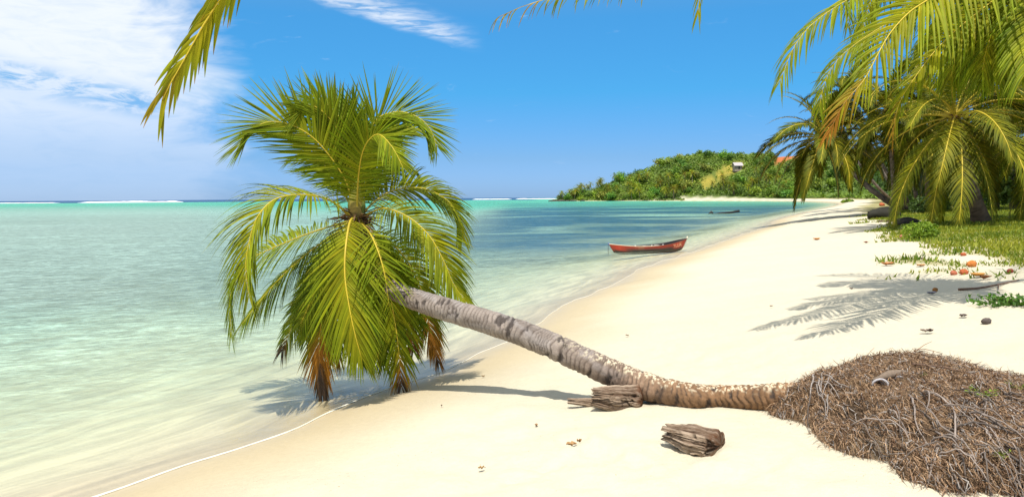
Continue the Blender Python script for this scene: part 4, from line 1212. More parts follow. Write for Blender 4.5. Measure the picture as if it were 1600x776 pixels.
# ------------------------------------------------------------------ canoe
def canoe():
    A = at(951, 396, 35.4); A[2] = 0; Bp = at(1073, 390.5, 37.6); Bp[2] = 0
    dirv = Bp - A; L = np.linalg.norm(dirv[:2]); rz = math.atan2(dirv[1], dirv[0])
    ctr = (A + Bp) / 2
    o = empty('canoe', (ctr[0], ctr[1], 0.0), rz)
    tag(o, 'red dugout canoe with dark interior resting in the shallows', 'canoe')
    n = 49
    s = np.linspace(-1, 1, n)                     # -1 left end, +1 right end
    sheer = 0.26 + 0.14 * np.abs(s) ** 2.6 + 0.15 * np.clip(s, 0, 1) ** 2.0 + 0.03 * np.clip(-s, 0, 1) ** 4
    keel = -0.14 + 0.16 * np.abs(s) ** 7
    beam = 0.36 * np.sqrt(np.clip(1 - np.abs(s) ** 2.4, 0.0, 1)) + 0.012
    m = 11
    a = np.linspace(-1, 1, m)                     # around section from one gunwale to the other
    def section(off):
        V = []
        for k in range(n):
            b = max(beam[k] - off, 0.004); top = sheer[k]; bot = keel[k] + off
            th = a * math.pi / 2
            yy = b * np.sign(a) * np.abs(np.sin(th)) ** 0.75
            zz = bot + (top - bot) * (1 - np.cos(th) ** 0.62)
            rake = 0.30 * (zz - bot) / (top - bot) * np.sign(s[k]) * np.abs(s[k]) ** 6
            xx = s[k] * (L / 2 - 0.30) * (1 - off * 0.05) + rake
            V.append(np.stack([xx, yy, zz], 1))
        return np.stack(V)
    Vo = section(0.0); Vi = section(0.028)
    i = np.arange(n - 1)[:, None]; j = np.arange(m - 1)[None]
    q = np.stack([i * m + j, (i + 1) * m + j, (i + 1) * m + j + 1, i * m + j + 1], -1).reshape(-1, 4)
    red = np.array([0.40, 0.035, 0.014]); blk = np.array([0.03, 0.028, 0.026])
    z = Vo[..., 2]
    nz = fbm(Vo[..., 0] * 2, Vo[..., 2] * 6, 5, 3)
    k = sstep(0.0, 0.06, z - 0.085 - 0.05 * (nz - .5))[..., None]
    c = blk * (1 - k) + red * (0.85 + 0.3 * nz[..., None]) * k
    pale = (sstep(0.62, 0.75, fbm(Vo[..., 0] * 3, z * 9, 8, 3)) * (z > 0.2) * 0.35)[..., None]
    c = c * (1 - pale) + np.array([0.5, 0.3, 0.14]) * pale
    mb = MB(); mb.add(Vo.reshape(-1, 3), q, None, c.reshape(-1, 3))
    mb.build('hull', M_PAINT, o, smooth=True)
    mb = MB(); mb.add(Vi.reshape(-1, 3), q[:, ::-1], None, (0.028, 0.026, 0.03))
    mb.build('interior', M_WOOD, o, smooth=True)
    for e in (0, m - 1):
        rail = Vo[:, e] * 0.5 + Vi[:, e] * 0.5 + np.array([0, 0, 0.006])
        mb = MB()
        cc = lerp((0.62, 0.5, 0.36), (0.10, 0.05, 0.04), sstep(-0.15, 0.35, s)) if e == 0 else np.tile([[0.12, 0.10, 0.10]], (n, 1))
        mb.tube(rail, 0.022, 6, cc)
        mb.build('gunwale', M_WOOD, o, smooth=True)
    for sx in (-0.52, -0.06, 0.30):
        k = int(np.argmin(abs(s - sx)))
        mb = MB(); mb.box((Vo[k, 5, 0], 0, sheer[k] - 0.03), (0.11, beam[k] * 2 - 0.05, 0.035), 0, (0.55, 0.48, 0.42))
        mb.box((Vo[k, 5, 0], -beam[k] + 0.03, sheer[k] + 0.02), (0.06, 0.05, 0.07), 0, (0.75, 0.7, 0.68))
        mb.build('thwart', M_WOOD, o)
    # pale stem piece at the bow, blue tip at the stern
    mb = MB()
    P = np.array([Vo[-1, 5] + [0.012, 0, 0.05], Vo[-1, 2] * [1, 0, 1] + [0.02, 0, 0], Vo[-1, 0] * [1, 0, 1] + [0.01, 0, 0.0], Vo[-1, 0] * [1, 0, 1] + [0.03, 0, 0.12]])
    mb.tube(P, [0.022, 0.026, 0.03, 0.025], 6, (0.72, 0.66, 0.5)); mb.build('stem_post', M_WOOD, o, smooth=True)
    mb = MB()
    P = np.array([Vo[0, 0] * [1, 0, 1] + [0.05, 0, -0.03], Vo[0, 0] * [1, 0, 1] + [-0.03, 0, 0.05]])
    mb.tube(P, [0.035, 0.02], 6, (0.10, 0.12, 0.42)); mb.build('stern_tip', M_PAINT, o, smooth=True)
    x0 = Vo[0, 0, 0] - 0.02
    mb = MB(); mb.tube(np.array([(x0, 0, sheer[0] + 0.02), (x0 - 0.01, 0, 0.25), (x0 - 0.005, 0, -0.08)]), 0.012, 5, (0.05, 0.05, 0.07))
    mb.build('mooring_rope', M_WOOD, o)
    # pale lettering near the bow
    cu = bpy.data.curves.new('lettering', 'FONT'); cu.body = 'TLUA'; cu.size = 0.27; cu.extrude = 0.004
    tmp = bpy.data.objects.new('lettering', cu); COL.objects.link(tmp)
    dg = bpy.context.evaluated_depsgraph_get()
    me = bpy.data.meshes.new_from_object(tmp.evaluated_get(dg))
    bpy.data.objects.remove(tmp)
    co = np.array([v.co[:] for v in me.vertices])
    # lay the letters on the near side of the hull
    out = []
    near = Vo[:, :5][:, ::-1]
    for (cx, cy, cz) in co:
        X = 1.28 + cx * 0.95
        kk = np.interp(X, Vo[:, 1, 0], np.arange(n)); k0 = int(min(kk, n - 2)); f = kk - k0
        zt = 0.13 + cy * 0.85 + 0.10 * (cx)
        sec = Vo[k0, :6] * (1 - f) + Vo[k0 + 1, :6] * f
        o_ = np.argsort(sec[:, 2])
        yy = np.interp(zt, sec[o_, 2], sec[o_, 1])
        out.append((X, yy - 0.006 - cz, zt))
    me.vertices.foreach_set('co', np.array(out, np.float32).ravel()); me.update()
    ca = me.color_attributes.new('Col', 'FLOAT_COLOR', 'POINT')
    ca.data.foreach_set('color', np.tile([0.62, 0.36, 0.2, 1.0], len(co)).astype(np.float32))
    me.materials.clear(); me.materials.append(M_PAINT)
    t = bpy.data.objects.new('lettering', me); COL.objects.link(t); t.parent = o


canoe()

# half-sunk log far out in the bay
p = at(1133, 334, 114); p[2] = 0
mb = MB()
mb.tube(np.array([(-2.3, 0, -0.1), (-0.8, 0.1, 0.06), (0.8, 0.0, 0.18), (2.2, -0.1, 0.42)]), [0.08, 0.14, 0.16, 0.2], 8, (0.03, 0.03, 0.03))
mb.tube(np.array([(-2.6, 0.2, -0.1), (-2.1, 0.2, 0.3), (-1.7, 0.2, -0.1)]), [0.1, 0.2, 0.1], 7, (0.05, 0.045, 0.04))
o = mb.build('floating_log', M_WOOD, smooth=True, loc=p)
tag(o, 'dark log floating half sunk in the bay far beyond the canoe', 'log')


# ------------------------------------------------------------------ palms of the grove and overhead
def arc(e0, bend, L, n=9):
    s = np.linspace(0, 1, n)
    a = np.radians(e0 - bend * s ** 1.15)
    x = np.concatenate([[0], np.cumsum(np.cos((a[1:] + a[:-1]) / 2)) * L / (n - 1)])
    z = np.concatenate([[0], np.cumsum(np.sin((a[1:] + a[:-1]) / 2)) * L / (n - 1)])
    return np.stack([x, 0 * x, z], 1)


G1 = np.array([0.024, 0.054, 0.005]); G2 = np.array([0.080, 0.112, 0.007])
PROTO, PROTO_FAR = [], []
for k, (e0, bd, lf_, dr, yl, br) in enumerate([(78, 70, 0.75, 0.15, 0.1, 9), (58, 95, 0.8, 0.3, 0.15, 9), (38, 95, 0.85, 0.45, 0.2, 9), (18, 85, 0.85, 0.55, 0.25, 9),
                                               (-5, 72, 0.85, 0.6, 0.3, 9), (-30, 52, 0.8, 0.6, 0.3, 9), (-55, 30, 0.75, 0.5, 0.35, 9)]):
    lf, rb = frond(arc(e0, bd, 4.6), S=(0, 1, 0), n=84, leaf=lf_ * 1.12, width=0.052, droop=dr, v=0.15, K=4, across=2, seed=400 + k, yellow=yl, brown=br, rib=0.045, green=G1, lime=G2, a0=70, a1=20, tipdry=0.3)
    PROTO.append((lf.mesh('frond', M_LEAF_FAR), rb.mesh('midrib', M_RIB, True)))
    lf, rb = frond(arc(e0, bd, 4.6), S=(0, 1, 0), n=64, leaf=lf_ * 1.15, width=0.10, droop=dr, v=0.15, K=4, across=2, seed=400 + k, yellow=yl * 0.8, brown=br, rib=0.055, green=G1 * 0.85, lime=G2 * 0.9, a0=70, a1=20, tipdry=0.3)
    PROTO_FAR.append((lf.mesh('frond', M_LEAF_FAR), rb.mesh('midrib', M_RIB, True)))


def grove_palm(base, crown, label, scale=1.0, count=22, seed=0, group=None, r=0.17, low=True, cat='palm tree', bow=0.25):
    g = np.random.default_rng(seed)
    base = np.asarray(base, float); crown = np.asarray(crown, float)
    o = empty('coconut_palm', base); tag(o, label, cat, group)
    v = crown - base
    mid = v * 0.5 - UPZ * (np.hypot(v[0], v[1]) * bow * 0.4)
    mb = MB()
    palm_trunk(np.array([[0, 0, -0.3], [0, 0, 0.0], v * 0.25 - UPZ * (np.hypot(v[0], v[1]) * bow * 0.3), mid, v * 0.78 - UPZ * (np.hypot(v[0], v[1]) * bow * 0.25), v]), [r * 2.2, r * 1.7, r * 1.1, r, r * 0.9, r * 0.8], 90, 12, seed, mb,
               cols=(np.array([0.15, 0.105, 0.07]), np.array([0.21, 0.17, 0.135]), np.array([0.18, 0.13, 0.09])), ringlen=0.12)
    mb.build('trunk', M_BARK, o, smooth=True)
    mb = MB()
    for k in range(26):
        a = g.uniform(0, 6.28); l = g.uniform(0.2, 0.6) * scale
        d = np.array([math.cos(a), math.sin(a), g.uniform(-0.7, 0.6)])
        mb.tube(np.array([v + d * 0.06, v + d * l * 0.6, v + d * l - UPZ * 0.1]), [0.05, 0.04, 0.01], 5, np.array([0.22, 0.12, 0.05]) * g.uniform(0.5, 1.5))
    mb.build('crown_fibre', M_FIBRE, o)
    PR = PROTO_FAR if base[1] > 45 else PROTO
    for k in range(count):
        a = k * 2.39996 + g.normal(0, 0.15)
        lev = k / (count - 1)
        idx = int(np.clip(round(lev * (len(PR) - 1) + g.normal(0, 0.35)), 0, len(PR) - 1 if low else 4))
        f = bpy.data.objects.new('frond', PR[idx][0]); COL.objects.link(f)
        m = bpy.data.objects.new('midrib', PR[idx][1]); COL.objects.link(m)
        f.parent = o; m.parent = f
        f.location = [float(x) for x in v]
        f.rotation_euler = (g.normal(0, 0.15), g.normal(0, 0.09), a)
        sc = scale * g.uniform(0.86, 1.12)
        f.scale = (sc, sc, sc)
    return o


def gp(pxb, pyb, pxc, pyc, dep, label, **kw):
    b = at(pxb, pyb, dep); b[2] = gz(b[0], b[1]) - 0.05
    c = at(pxc, pyc, dep + kw.pop('dd', 0.0))
    return grove_palm(b, c, label, **kw)


gp(1534, 345, 1492, 183, 34, 'big spreading coconut palm with thick dark trunk on the grass at right', scale=1.18, count=34, seed=21, r=0.27, bow=0.1, dd=-1.0)
gp(1420, 332, 1284, 216, 60, 'coconut palm leaning far out left over the beach above the dark log', scale=1.22, count=36, seed=33, r=0.22, bow=0.25)
GRP = 'palms crowded together in the grove'
gp(1425, 330, 1322, 150, 74, 'tall palm standing directly behind the leaning palm crown', seed=41, group=GRP, count=32)
gp(1400, 330, 1388, 172, 58, 'palm between the leaning palm and the big spreading palm', seed=42, group=GRP, count=32, scale=1.1)
gp(1450, 330, 1442, 148, 72, 'tall palm rising behind the left fronds of the big spreading palm', seed=43, group=GRP, count=32, scale=1.1)
gp(1590, 330, 1572, 160, 50, 'palm behind the right fronds of the big spreading palm', seed=44, group=GRP, count=32, scale=1.1)
gp(1690, 350, 1650, 205, 34, 'palm at the right edge beside the big spreading palm', seed=45, group=GRP, count=32, scale=1.1)
gp(1420, 325, 1352, 222, 82, 'short palm low behind the trunk of the leaning palm', seed=46, group=GRP, count=32)
gp(1435, 325, 1420, 232, 66, 'short shaded palm behind the bush on the grass', seed=47, group=GRP, count=32)
gp(1520, 325, 1508, 120, 88, 'tallest palm at the back of the grove', seed=48, group=GRP, count=32, scale=1.1)
gp(1620, 325, 1622, 150, 76, 'tall palm at the back of the grove by the right edge', seed=49, group=GRP, count=32, scale=1.1)
gp(1400, 325, 1300, 190, 95, 'farthest palm of the grove, left of the tall ones', seed=50, group=GRP, count=28)
gp(1475, 328, 1468, 215, 56, 'shaded palm standing behind the big spreading palm trunk', seed=51, group=GRP, count=32, scale=1.1)
gp(1555, 328, 1545, 205, 62, 'shaded palm right behind the big spreading palm trunk', seed=52, group=GRP, count=32, scale=1.1)

# near palm whose trunk stands outside the frame on the right
CR = np.array([8.2, 10.7, 6.4])
NB = np.array([11.9, 12.0, gz(11.9, 12.0) - 0.1])
near = empty('overhanging_palm', NB)
tag(near, 'nearest coconut palm reaching in from the upper right with yellow green fronds', 'palm tree')
mb = MB()
palm_trunk(np.array([NB, NB + [-0.5, -0.1, 1.2], NB + [-1.6, -0.5, 2.7], CR + [0.5, 0.2, -0.5], CR]) - NB, [0.26, 0.17, 0.15, 0.14, 0.13], 200, 20, 77, mb,
           cols=(np.array([0.27, 0.19, 0.13]), np.array([0.30, 0.25, 0.20]), np.array([0.27, 0.19, 0.13])))
mb.build('trunk', M_BARK, near, smooth=True)


def cr(pts, off=(0, 0, 0)):
    return np.vstack([[CR + off], pix([(a, b, c * 1.3) for a, b, c in pts])])


NF = [
    dict(P=cr([(1500, -92, 7.9), (1400, -45, 7.5), (1324, 0, 7.2), (1288, 23, 7.1), (1262, 45, 7.05), (1241, 73, 7.0), (1226, 108, 7.0), (1219, 127, 7.0)]), nh=(-0.4, -0.45, 0.8), droop=1.0, v=-0.1, leaf=0.76, width=0.040, yellow=0.3, n=96),
    dict(P=cr([(1480, -20, 8.2), (1403, 27, 8.2), (1360, 53, 8.2), (1329, 75, 8.2), (1303, 101, 8.2), (1288, 131, 8.2), (1280, 168, 8.2)]), nh=(-0.4, -0.4, 0.8), droop=0.9, v=-0.1, leaf=0.76, width=0.037, yellow=0.25, n=90),
    dict(P=cr([(1530, -50, 7.3), (1445, 3, 6.8), (1419, 21, 6.7), (1391, 52, 6.6), (1371, 86, 6.5), (1350, 125, 6.45), (1318, 163, 6.4), (1294, 210, 6.4)]), nh=(0.25, -0.75, 0.6), droop=0.42, v=0.0, leaf=1.03, width=0.044, yellow=0.55, n=86, brown=0.86, a0=70, a1=15, tipfrac=0.22, rib=0.022),
    dict(P=cr([(1540, 10, 7.8), (1470, 70, 7.6), (1424, 129, 7.5), (1404, 165, 7.5), (1395, 207, 7.5)]), nh=(0.1, -0.8, 0.5), droop=0.7, v=-0.1, leaf=0.65, yellow=0.55, n=70, brown=0.9, a1=12),
    dict(P=cr([(1570, -40, 8.4), (1510, 5, 8.5), (1465, 45, 8.6), (1440, 85, 8.7)]), nh=(-0.2, -0.5, 0.8), droop=1.2, v=-0.2, leaf=1.03, width=0.044, yellow=0.3, n=90),
    dict(P=cr([(1600, -20, 8.2), (1570, 20, 8.2), (1545, 65, 8.2), (1535, 110, 8.2)]), nh=(-0.1, -0.8, 0.6), droop=0.9, v=-0.2, leaf=1.03, width=0.044, yellow=0.3, n=90),
    dict(P=cr([(1640, -40, 7.9), (1625, 20, 7.6), (1610, 70, 7.4), (1600, 118, 7.3)]), nh=(0.1, -0.9, 0.4), droop=0.9, v=-0.2, leaf=1.03, width=0.044, yellow=0.3, n=90),
    dict(P=cr([(1560, -170, 8.2), (1440, -150, 8.2), (1360, -95, 8.3), (1330, -30, 8.4), (1325, 40, 8.5)]), nh=(-0.4, -0.4, 0.8), droop=1.0, v=-0.1, leaf=0.65, yellow=0.3, n=70),
    dict(P=cr([(1560, -60, 8.6), (1490, -30, 9.0), (1430, 5, 9.3), (1395, 50, 9.5)]), nh=(-0.3, -0.4, 0.8), droop=1.0, v=-0.15, leaf=1.03, width=0.046, yellow=0.3, n=90),
    dict(P=cr([(1590, -20, 8.8), (1540, 25, 9.2), (1500, 75, 9.4), (1485, 120, 9.5)]), nh=(-0.2, -0.6, 0.7), droop=1.0, v=-0.15, leaf=1.03, width=0.046, yellow=0.3, n=90),
    dict(P=cr([(1620, -10, 8.6), (1590, 30, 8.9), (1565, 75, 9.0), (1555, 125, 9.0)]), nh=(-0.1, -0.7, 0.6), droop=1.0, v=-0.15, leaf=1.03, width=0.046, yellow=0.3, n=90),
    dict(P=cr([(1500, -120, 9.2), (1420, -80, 9.6), (1370, -20, 9.9), (1350, 40, 10.0), (1345, 90, 10.0)]), nh=(-0.4, -0.4, 0.8), droop=1.0, v=-0.15, leaf=1.03, width=0.046, yellow=0.3, n=90),
    dict(P=np.array([CR, CR + [0.6, -0.9, 0.8], CR + [1.2, -2.0, 0.9], CR + [1.8, -3.2, 0.2], CR + [2.2, -3.9, -0.8]]), nh=(0.3, -0.5, 0.9), droop=0.8, leaf=0.76, n=60),
    dict(P=np.array([CR, CR + [0.9, 0.8, 0.9], CR + [2.1, 1.6, 1.0], CR + [3.2, 2.2, 0.2], CR + [3.8, 2.5, -0.9]]), nh=(0.5, 0.3, 0.9), droop=0.8, leaf=0.76, n=60),
    dict(P=np.array([CR, CR + [-0.2, 0.9, 1.0], CR + [-0.6, 2.0, 1.4], CR + [-1.1, 3.2, 1.0], CR + [-1.4, 4.0, 0.2]]), nh=(-0.2, 0.5, 0.9), droop=0.8, leaf=0.76, n=60),
    dict(P=np.array([CR, CR + [1.0, 0.0, 0.9], CR + [2.3, -0.1, 1.0], CR + [3.4, -0.1, 0.1], CR + [4.0, 0, -1.1]]), nh=(0.5, 0.0, 0.9), droop=0.8, leaf=0.76, n=60),
]
for k, kw in enumerate(NF):
    put_frond(near, 'drooping frond with an orange dried tip' if k == 2 else None, origin=NB, seed=700 + k, **kw)
mb = MB()
for k in range(40):
    a = g.uniform(0, 6.28); l = g.uniform(0.15, 0.5)
    d = np.array([math.cos(a), math.sin(a), g.uniform(-0.7, 0.6)])
    mb.tube(np.array([CR + d * 0.06, CR + d * l * 0.6, CR + d * l - UPZ * 0.1]) - NB, [0.03, 0.02, 0.006], 5, np.array([0.2, 0.12, 0.06]) * g.uniform(0.5, 1.5))
mb.build('crown_fibre', M_FIBRE, near)

# palm behind the camera: only a hanging frond reaches into the top left
CO = np.array([0.9, 0.5, 6.3]); OB = np.array([2.4, -3.8, gz(2.4, -3.8) - 0.1])
over = empty('overhanging_palm', OB)
tag(over, 'palm overhead with one ragged yellow frond hanging into the top left sky', 'palm tree')
mb = MB()
palm_trunk(np.array([OB, OB + [-0.1, 0.5, 1.5], OB + [-0.5, 2.0, 3.4], CO + [0.2, -0.7, -0.7], CO]) - OB, [0.26, 0.17, 0.15, 0.14, 0.13], 160, 18, 78, mb,
           cols=(np.array([0.27, 0.19, 0.13]), np.array([0.30, 0.25, 0.20]), np.array([0.27, 0.19, 0.13])))
mb.build('trunk', M_BARK, over, smooth=True)
OF = [
    dict(P=np.vstack([[CO, CO + [-0.45, 0.7, 0.35]], pix([(490, -250, 2.9), (412, -100, 3.4), (362, -28, 3.5), (338, 8, 3.55), (314, 46, 3.55), (291, 88, 3.55), (270, 124, 3.55), (254, 155, 3.55)])]),
         nh=(0.35, -0.9, 0.25), droop=0.62, v=0.0, leaf=0.38, width=0.036, yellow=0.85, n=120, a0=42, a1=14, K=6, brown=0.97, gap=0.12, jitter=0.08, fold=0.12, rib=0.02, tipdry=1.6, tipfrac=0.6),
    dict(P=np.vstack([[CO, CO + [-0.25, 0.9, 0.5]], pix([(600, -250, 2.8), (500, -110, 3.1), (430, -55, 3.2), (385, -38, 3.2), (350, -30, 3.2)])]), nh=(-0.1, -0.3, 0.95), droop=1.2, v=-0.2, leaf=0.30, width=0.022, yellow=0.3, n=60, brown=0.5, gap=0.45, tipdry=1.5),
    dict(P=np.vstack([[CO, CO + [0.5, 0.9, 0.3]], pix([(1420, -420, 2.5), (1230, -150, 2.75), (1050, -42, 2.8), (930, -16, 2.8), (840, 2, 2.8), (779, 27, 2.8)])]), nh=(-0.2, -0.3, 0.95), droop=1.0, v=-0.1, leaf=0.20, width=0.013, yellow=0.5, n=150, brown=0.95, gap=0.25, a0=85, a1=60, tipdry=1.4, tipfrac=0.6, rib=0.008),
    dict(P=np.vstack([[CO, CO + [0.4, 1.0, 0.6]], pix([(1330, -420, 2.6), (1200, -190, 2.9), (1125, -85, 3.0), (1098, -25, 3.0), (1090, 22, 3.0)])]), nh=(-0.3, -0.8, 0.4), droop=0.5, v=-0.1, leaf=0.20, width=0.013, yellow=0.35, n=90, a0=60, a1=10, tipfrac=0.5, rib=0.009),
    dict(P=np.array([CO, CO + [0.8, -0.8, 0.7], CO + [1.6, -1.8, 0.7], CO + [2.3, -2.8, 0.0]]), nh=(0.3, -0.3, 0.9), droop=0.8, n=40),
    dict(P=np.array([CO, CO + [-0.6, -0.8, 0.8], CO + [-1.2, -1.8, 0.9], CO + [-1.7, -2.9, 0.2]]), nh=(-0.3, -0.3, 0.9), droop=0.8, n=40),
    dict(P=np.array([CO, CO + [0.1, -0.8, 0.9], CO + [0.1, -2.0, 1.0], CO + [0.2, -3.2, 0.2]]), nh=(0.0, -0.3, 0.9), droop=0.8, n=40),
    dict(P=np.array([CO, CO + [1.0, -0.3, 0.7], CO + [2.1, -0.8, 0.7], CO + [3.0, -1.2, 0.0]]), nh=(0.3, -0.1, 0.9), droop=0.8, n=40),
]
for k, kw in enumerate(OF):
    put_frond(over, 'ragged yellow frond with dry brown leaflet tips' if k == 0 else None, origin=OB, seed=800 + k, **kw)


# ------------------------------------------------------------------ broadleaf trees, bushes, headland wood
def leaf_cloud(mb, ctr, rad, n, size, g, c0, c1, squash=1.0):
    """leaf sprays scattered through an uneven crown volume"""
    d = nrm(g.normal(0, 1, (n, 3)))
    r = (0.45 + 0.6 * g.random(n) ** 0.6)
    lump = 0.8 + 0.45 * (vnoise(d[:, 0] * 2.3 + ctr[0], d[:, 1] * 2.3 + d[:, 2] * 1.7 + ctr[1], 3))
    P = np.asarray(ctr)[None] + d * (r * lump)[:, None] * np.asarray(rad)[None]
    nn = nrm(d + g.normal(0, 0.7, (n, 3)) + np.array([0, 0, 0.35]))
    a = nrm(np.cross(nn, g.normal(0, 1, (n, 3)))); b = np.cross(nn, a)
    s = size * g.uniform(0.6, 1.4, n)[:, None]
    V = np.stack([P - a * s, P + b * s * 0.5, P + a * s - nn * s * 0.2, P - b * s * 0.5], 1)
    cl = np.clip(0.5 + 0.9 * (vnoise(d[:, 0] * 3 + 5, d[:, 1] * 3 + d[:, 2] * 2, 9) - 0.5) + g.normal(0, 0.22, n), 0, 1)
    c = lerp(c0, c1, cl)
    mb.add(V.reshape(-1, 3), np.arange(n * 4).reshape(-1, 4), None, np.repeat(c, 4, 0))


def tree_mb(seed, h, w, n, size, c0, c1, trunk=True):
    g = np.random.default_rng(seed)
    cr_, tr_ = MB(), MB()
    k = g.integers(6, 9)
    for i in range(k):
        a = i * 2.4 + g.normal(0, 0.3); rr = w * 0.42 * math.sqrt((i + 0.2) / k)
        cz = h * g.uniform(0.34, 0.76)
        rad = np.array([w * 0.32, w * 0.32, h * 0.30]) * g.uniform(0.8, 1.2)
        leaf_cloud(cr_, (math.cos(a) * rr, math.sin(a) * rr, cz), rad, n // k, size, g, c0, c1)
        tr_.tube(np.array([(0, 0, h * 0.25), (math.cos(a) * rr * 0.5, math.sin(a) * rr * 0.5, h * 0.42), (math.cos(a) * rr, math.sin(a) * rr, cz)]), [w * 0.03, w * 0.02, w * 0.006], 5, (0.12, 0.09, 0.06))
    tr_.tube(np.array([(0, 0, -0.4), (0.03 * w, 0, h * 0.15), (0, 0, h * 0.32)]), [w * 0.05, w * 0.04, w * 0.03], 6, (0.12, 0.09, 0.06))
    return cr_, tr_


TG = [((0.030, 0.065, 0.013), (0.085, 0.145, 0.022)), ((0.045, 0.085, 0.012), (0.14, 0.20, 0.022)), ((0.06, 0.075, 0.02), (0.15, 0.165, 0.035))]
TG2 = [tuple(tuple(v * w_ for v, w_ in zip(c, (1.9, 1.95, 1.5))) for c in p) for p in TG]
TREE_PROTO = []
for k in range(4):
    c0, c1 = TG[k % 3]
    a, b = tree_mb(900 + k, 6.0, 6.5, 1500, 0.33, c0, c1)
    TREE_PROTO.append((a.mesh('crown', M_TREE), b.mesh('trunk', M_WOOD)))
g = np.random.default_rng(55)
shrubs = [(1262, 90, 5.0, 'bright green bushy tree'), (1300, 108, 6.0, 'dark green bushy tree'), (1345, 100, 6.5, 'dark green bushy tree'), (1390, 92, 6.0, 'dark green bushy tree'), (1430, 84, 5.5, 'dark green bushy tree'),
          (1470, 80, 6.0, 'dark green bushy tree'), (1510, 96, 7.0, 'dark green bushy tree'), (1560, 100, 6.5, 'bright green bushy tree'), (1610, 90, 6.5, 'bright green bushy tree'), (1660, 70, 5.5, 'bright green bushy tree'),
          (1275, 120, 8.0, 'dark green bushy tree'), (1310, 140, 10.0, 'dark green bushy tree'), (1350, 150, 12.0, 'dark green bushy tree'), (1450, 150, 12.0, 'dark green bushy tree'), (1535, 150, 12.0, 'dark green bushy tree'), (1330, 118, 8.0, 'dark green bushy tree'), (1410, 130, 9.0, 'dark green bushy tree'), (1490, 130, 9.0, 'dark green bushy tree'), (1580, 125, 8.5, 'bright green bushy tree'), (1370, 70, 3.2, 'low dark green shrub'), (1448, 56, 3.0, 'low dark green shrub'), (1480, 50, 3.0, 'low dark green shrub'),
          (1250, 140, 6.0, 'bright green bushy tree'), (1640, 110, 8.5, 'bright green bushy tree'), (1545, 74, 3.4, 'low bright green shrub'), (1590, 62, 2.4, 'low bright green shrub')]
place = {90: 'left end of the grove', 108: 'behind the leaning palm'}
for k, (px, dep, h, nm) in enumerate(shrubs):
    p = at(px, 320, dep)
    while shore_dist(p[0], p[1])[0] < 17: p[0] += 0.5
    px = 800 + FPX * p[0] / p[1]
    p[2] = gz(p[0], p[1])
    where = ('at the left end of the grove by the beach' if px < 1280 else 'behind the leaning palm' if px < 1400 else 'behind the big spreading palm' if px < 1530 else 'under the palms at the right edge')
    o = empty('bushy_tree' if h > 4 else 'shrub', p, g.uniform(0, 6.28)); tag(o, f'{nm} {where}', 'tree' if h > 4 else 'shrub', f'{nm}s {where}')
    cm, tm = TREE_PROTO[k % 4]
    s = h / 6.0
    for nme, me in (('crown', cm), ('trunk', tm)):
        c = bpy.data.objects.new(nme, me); COL.objects.link(c); c.parent = o; c.scale = (s * 1.15, s * 1.15, s)

# dense undergrowth filling the grove down to the ground
mb = MB()
m = 140000
y = g.uniform(52, 290, m); uu = g.uniform(0.36, 0.80, m); x = uu * y
d = shore_dist(x, y)
ok = (d > 11.5 + 4 * vnoise(x / 5, y / 5, 401)) & ((y > 66) | (uu < 0.60))
x, y, d = x[ok], y[ok], d[ok]; m = len(x)
hum = fbm(x / 4.0, y / 4.0, 411, 3)
top = 0.5 + 5.5 * np.clip(hum - 0.3, 0, 1) * sstep(0.5, 6, d - 11.5) + 3.0 * sstep(90, 130, y)
P = np.stack([x, y, height(x, y, d) + top * g.uniform(0.05, 1.0, m)], 1)
nn = nrm(g.normal(0, 0.7, (m, 3)) + np.array([0, -0.4, 0.7])); a = nrm(np.cross(nn, g.normal(0, 1, (m, 3)))); b = np.cross(nn, a)
s = (g.uniform(0.10, 0.26, m) * (0.5 + y / 120))[:, None]
V = np.stack([P - a * s, P + b * s * 0.5, P + a * s, P - b * s * 0.5], 1)
t = np.clip(fbm(x / 6, y / 6, 421, 3) * 1.2 - 0.2 + 0.5 * sstep(0.6, 0.68, x / y) + g.normal(0, 0.15, m), 0, 1)
c = lerp((0.03, 0.06, 0.012), (0.12, 0.19, 0.02), t)
mb.add(V.reshape(-1, 3), np.arange(m * 4).reshape(-1, 4), None, np.repeat(c, 4, 0))
o = mb.build('grove_undergrowth', M_GRASS); tag(o, kind='stuff')

# far trees of the headland
FARB = []
for k in range(5):
    c0, c1 = TG2[k % 3]
    a, b = tree_mb(950 + k, 7.0, 7.0, 420, 0.62, c0, c1)
    FARB.append(a.mesh('broadleaf_tree', M_TREE))
FARP = []
for k in range(3):
    mb = MB(); gg = np.random.default_rng(970 + k)
    H_ = 7.0
    mb.tube(np.array([(0, 0, -0.5), (0.2, 0.1, 3.5), (0.5, 0.1, H_)]), [0.2, 0.15, 0.13], 6, (0.22, 0.18, 0.14))
    for i in range(20):
        lev = i / 19
        e0 = 75 - 115 * lev + gg.normal(0, 8)
        lf, rb = frond(arc(e0, 85 - 45 * lev, 3.8), S=(0, 1, 0), n=13, leaf=0.95, width=0.20, droop=0.5, v=0.1, K=2, across=2, seed=1000 + i, yellow=0.05 + 0.15 * lev, rib=0.06, green=G1 * 2.3, lime=G2 * 2.3, tipdry=0.2)
        a = i * 2.4 + gg.normal(0, 0.2); ca, sa = math.cos(a), math.sin(a)
        for m_ in (lf, rb):
            for V, C_, Q in zip(m_.v, m_.c, m_.q):
                V2 = np.stack([V[:, 0] * ca - V[:, 1] * sa + 0.5, V[:, 0] * sa + V[:, 1] * ca + 0.1, V[:, 2] + H_], 1)
                mb.add(V2, Q, None, C_)
    FARP.append(mb.mesh('coconut_palm', M_TREE))

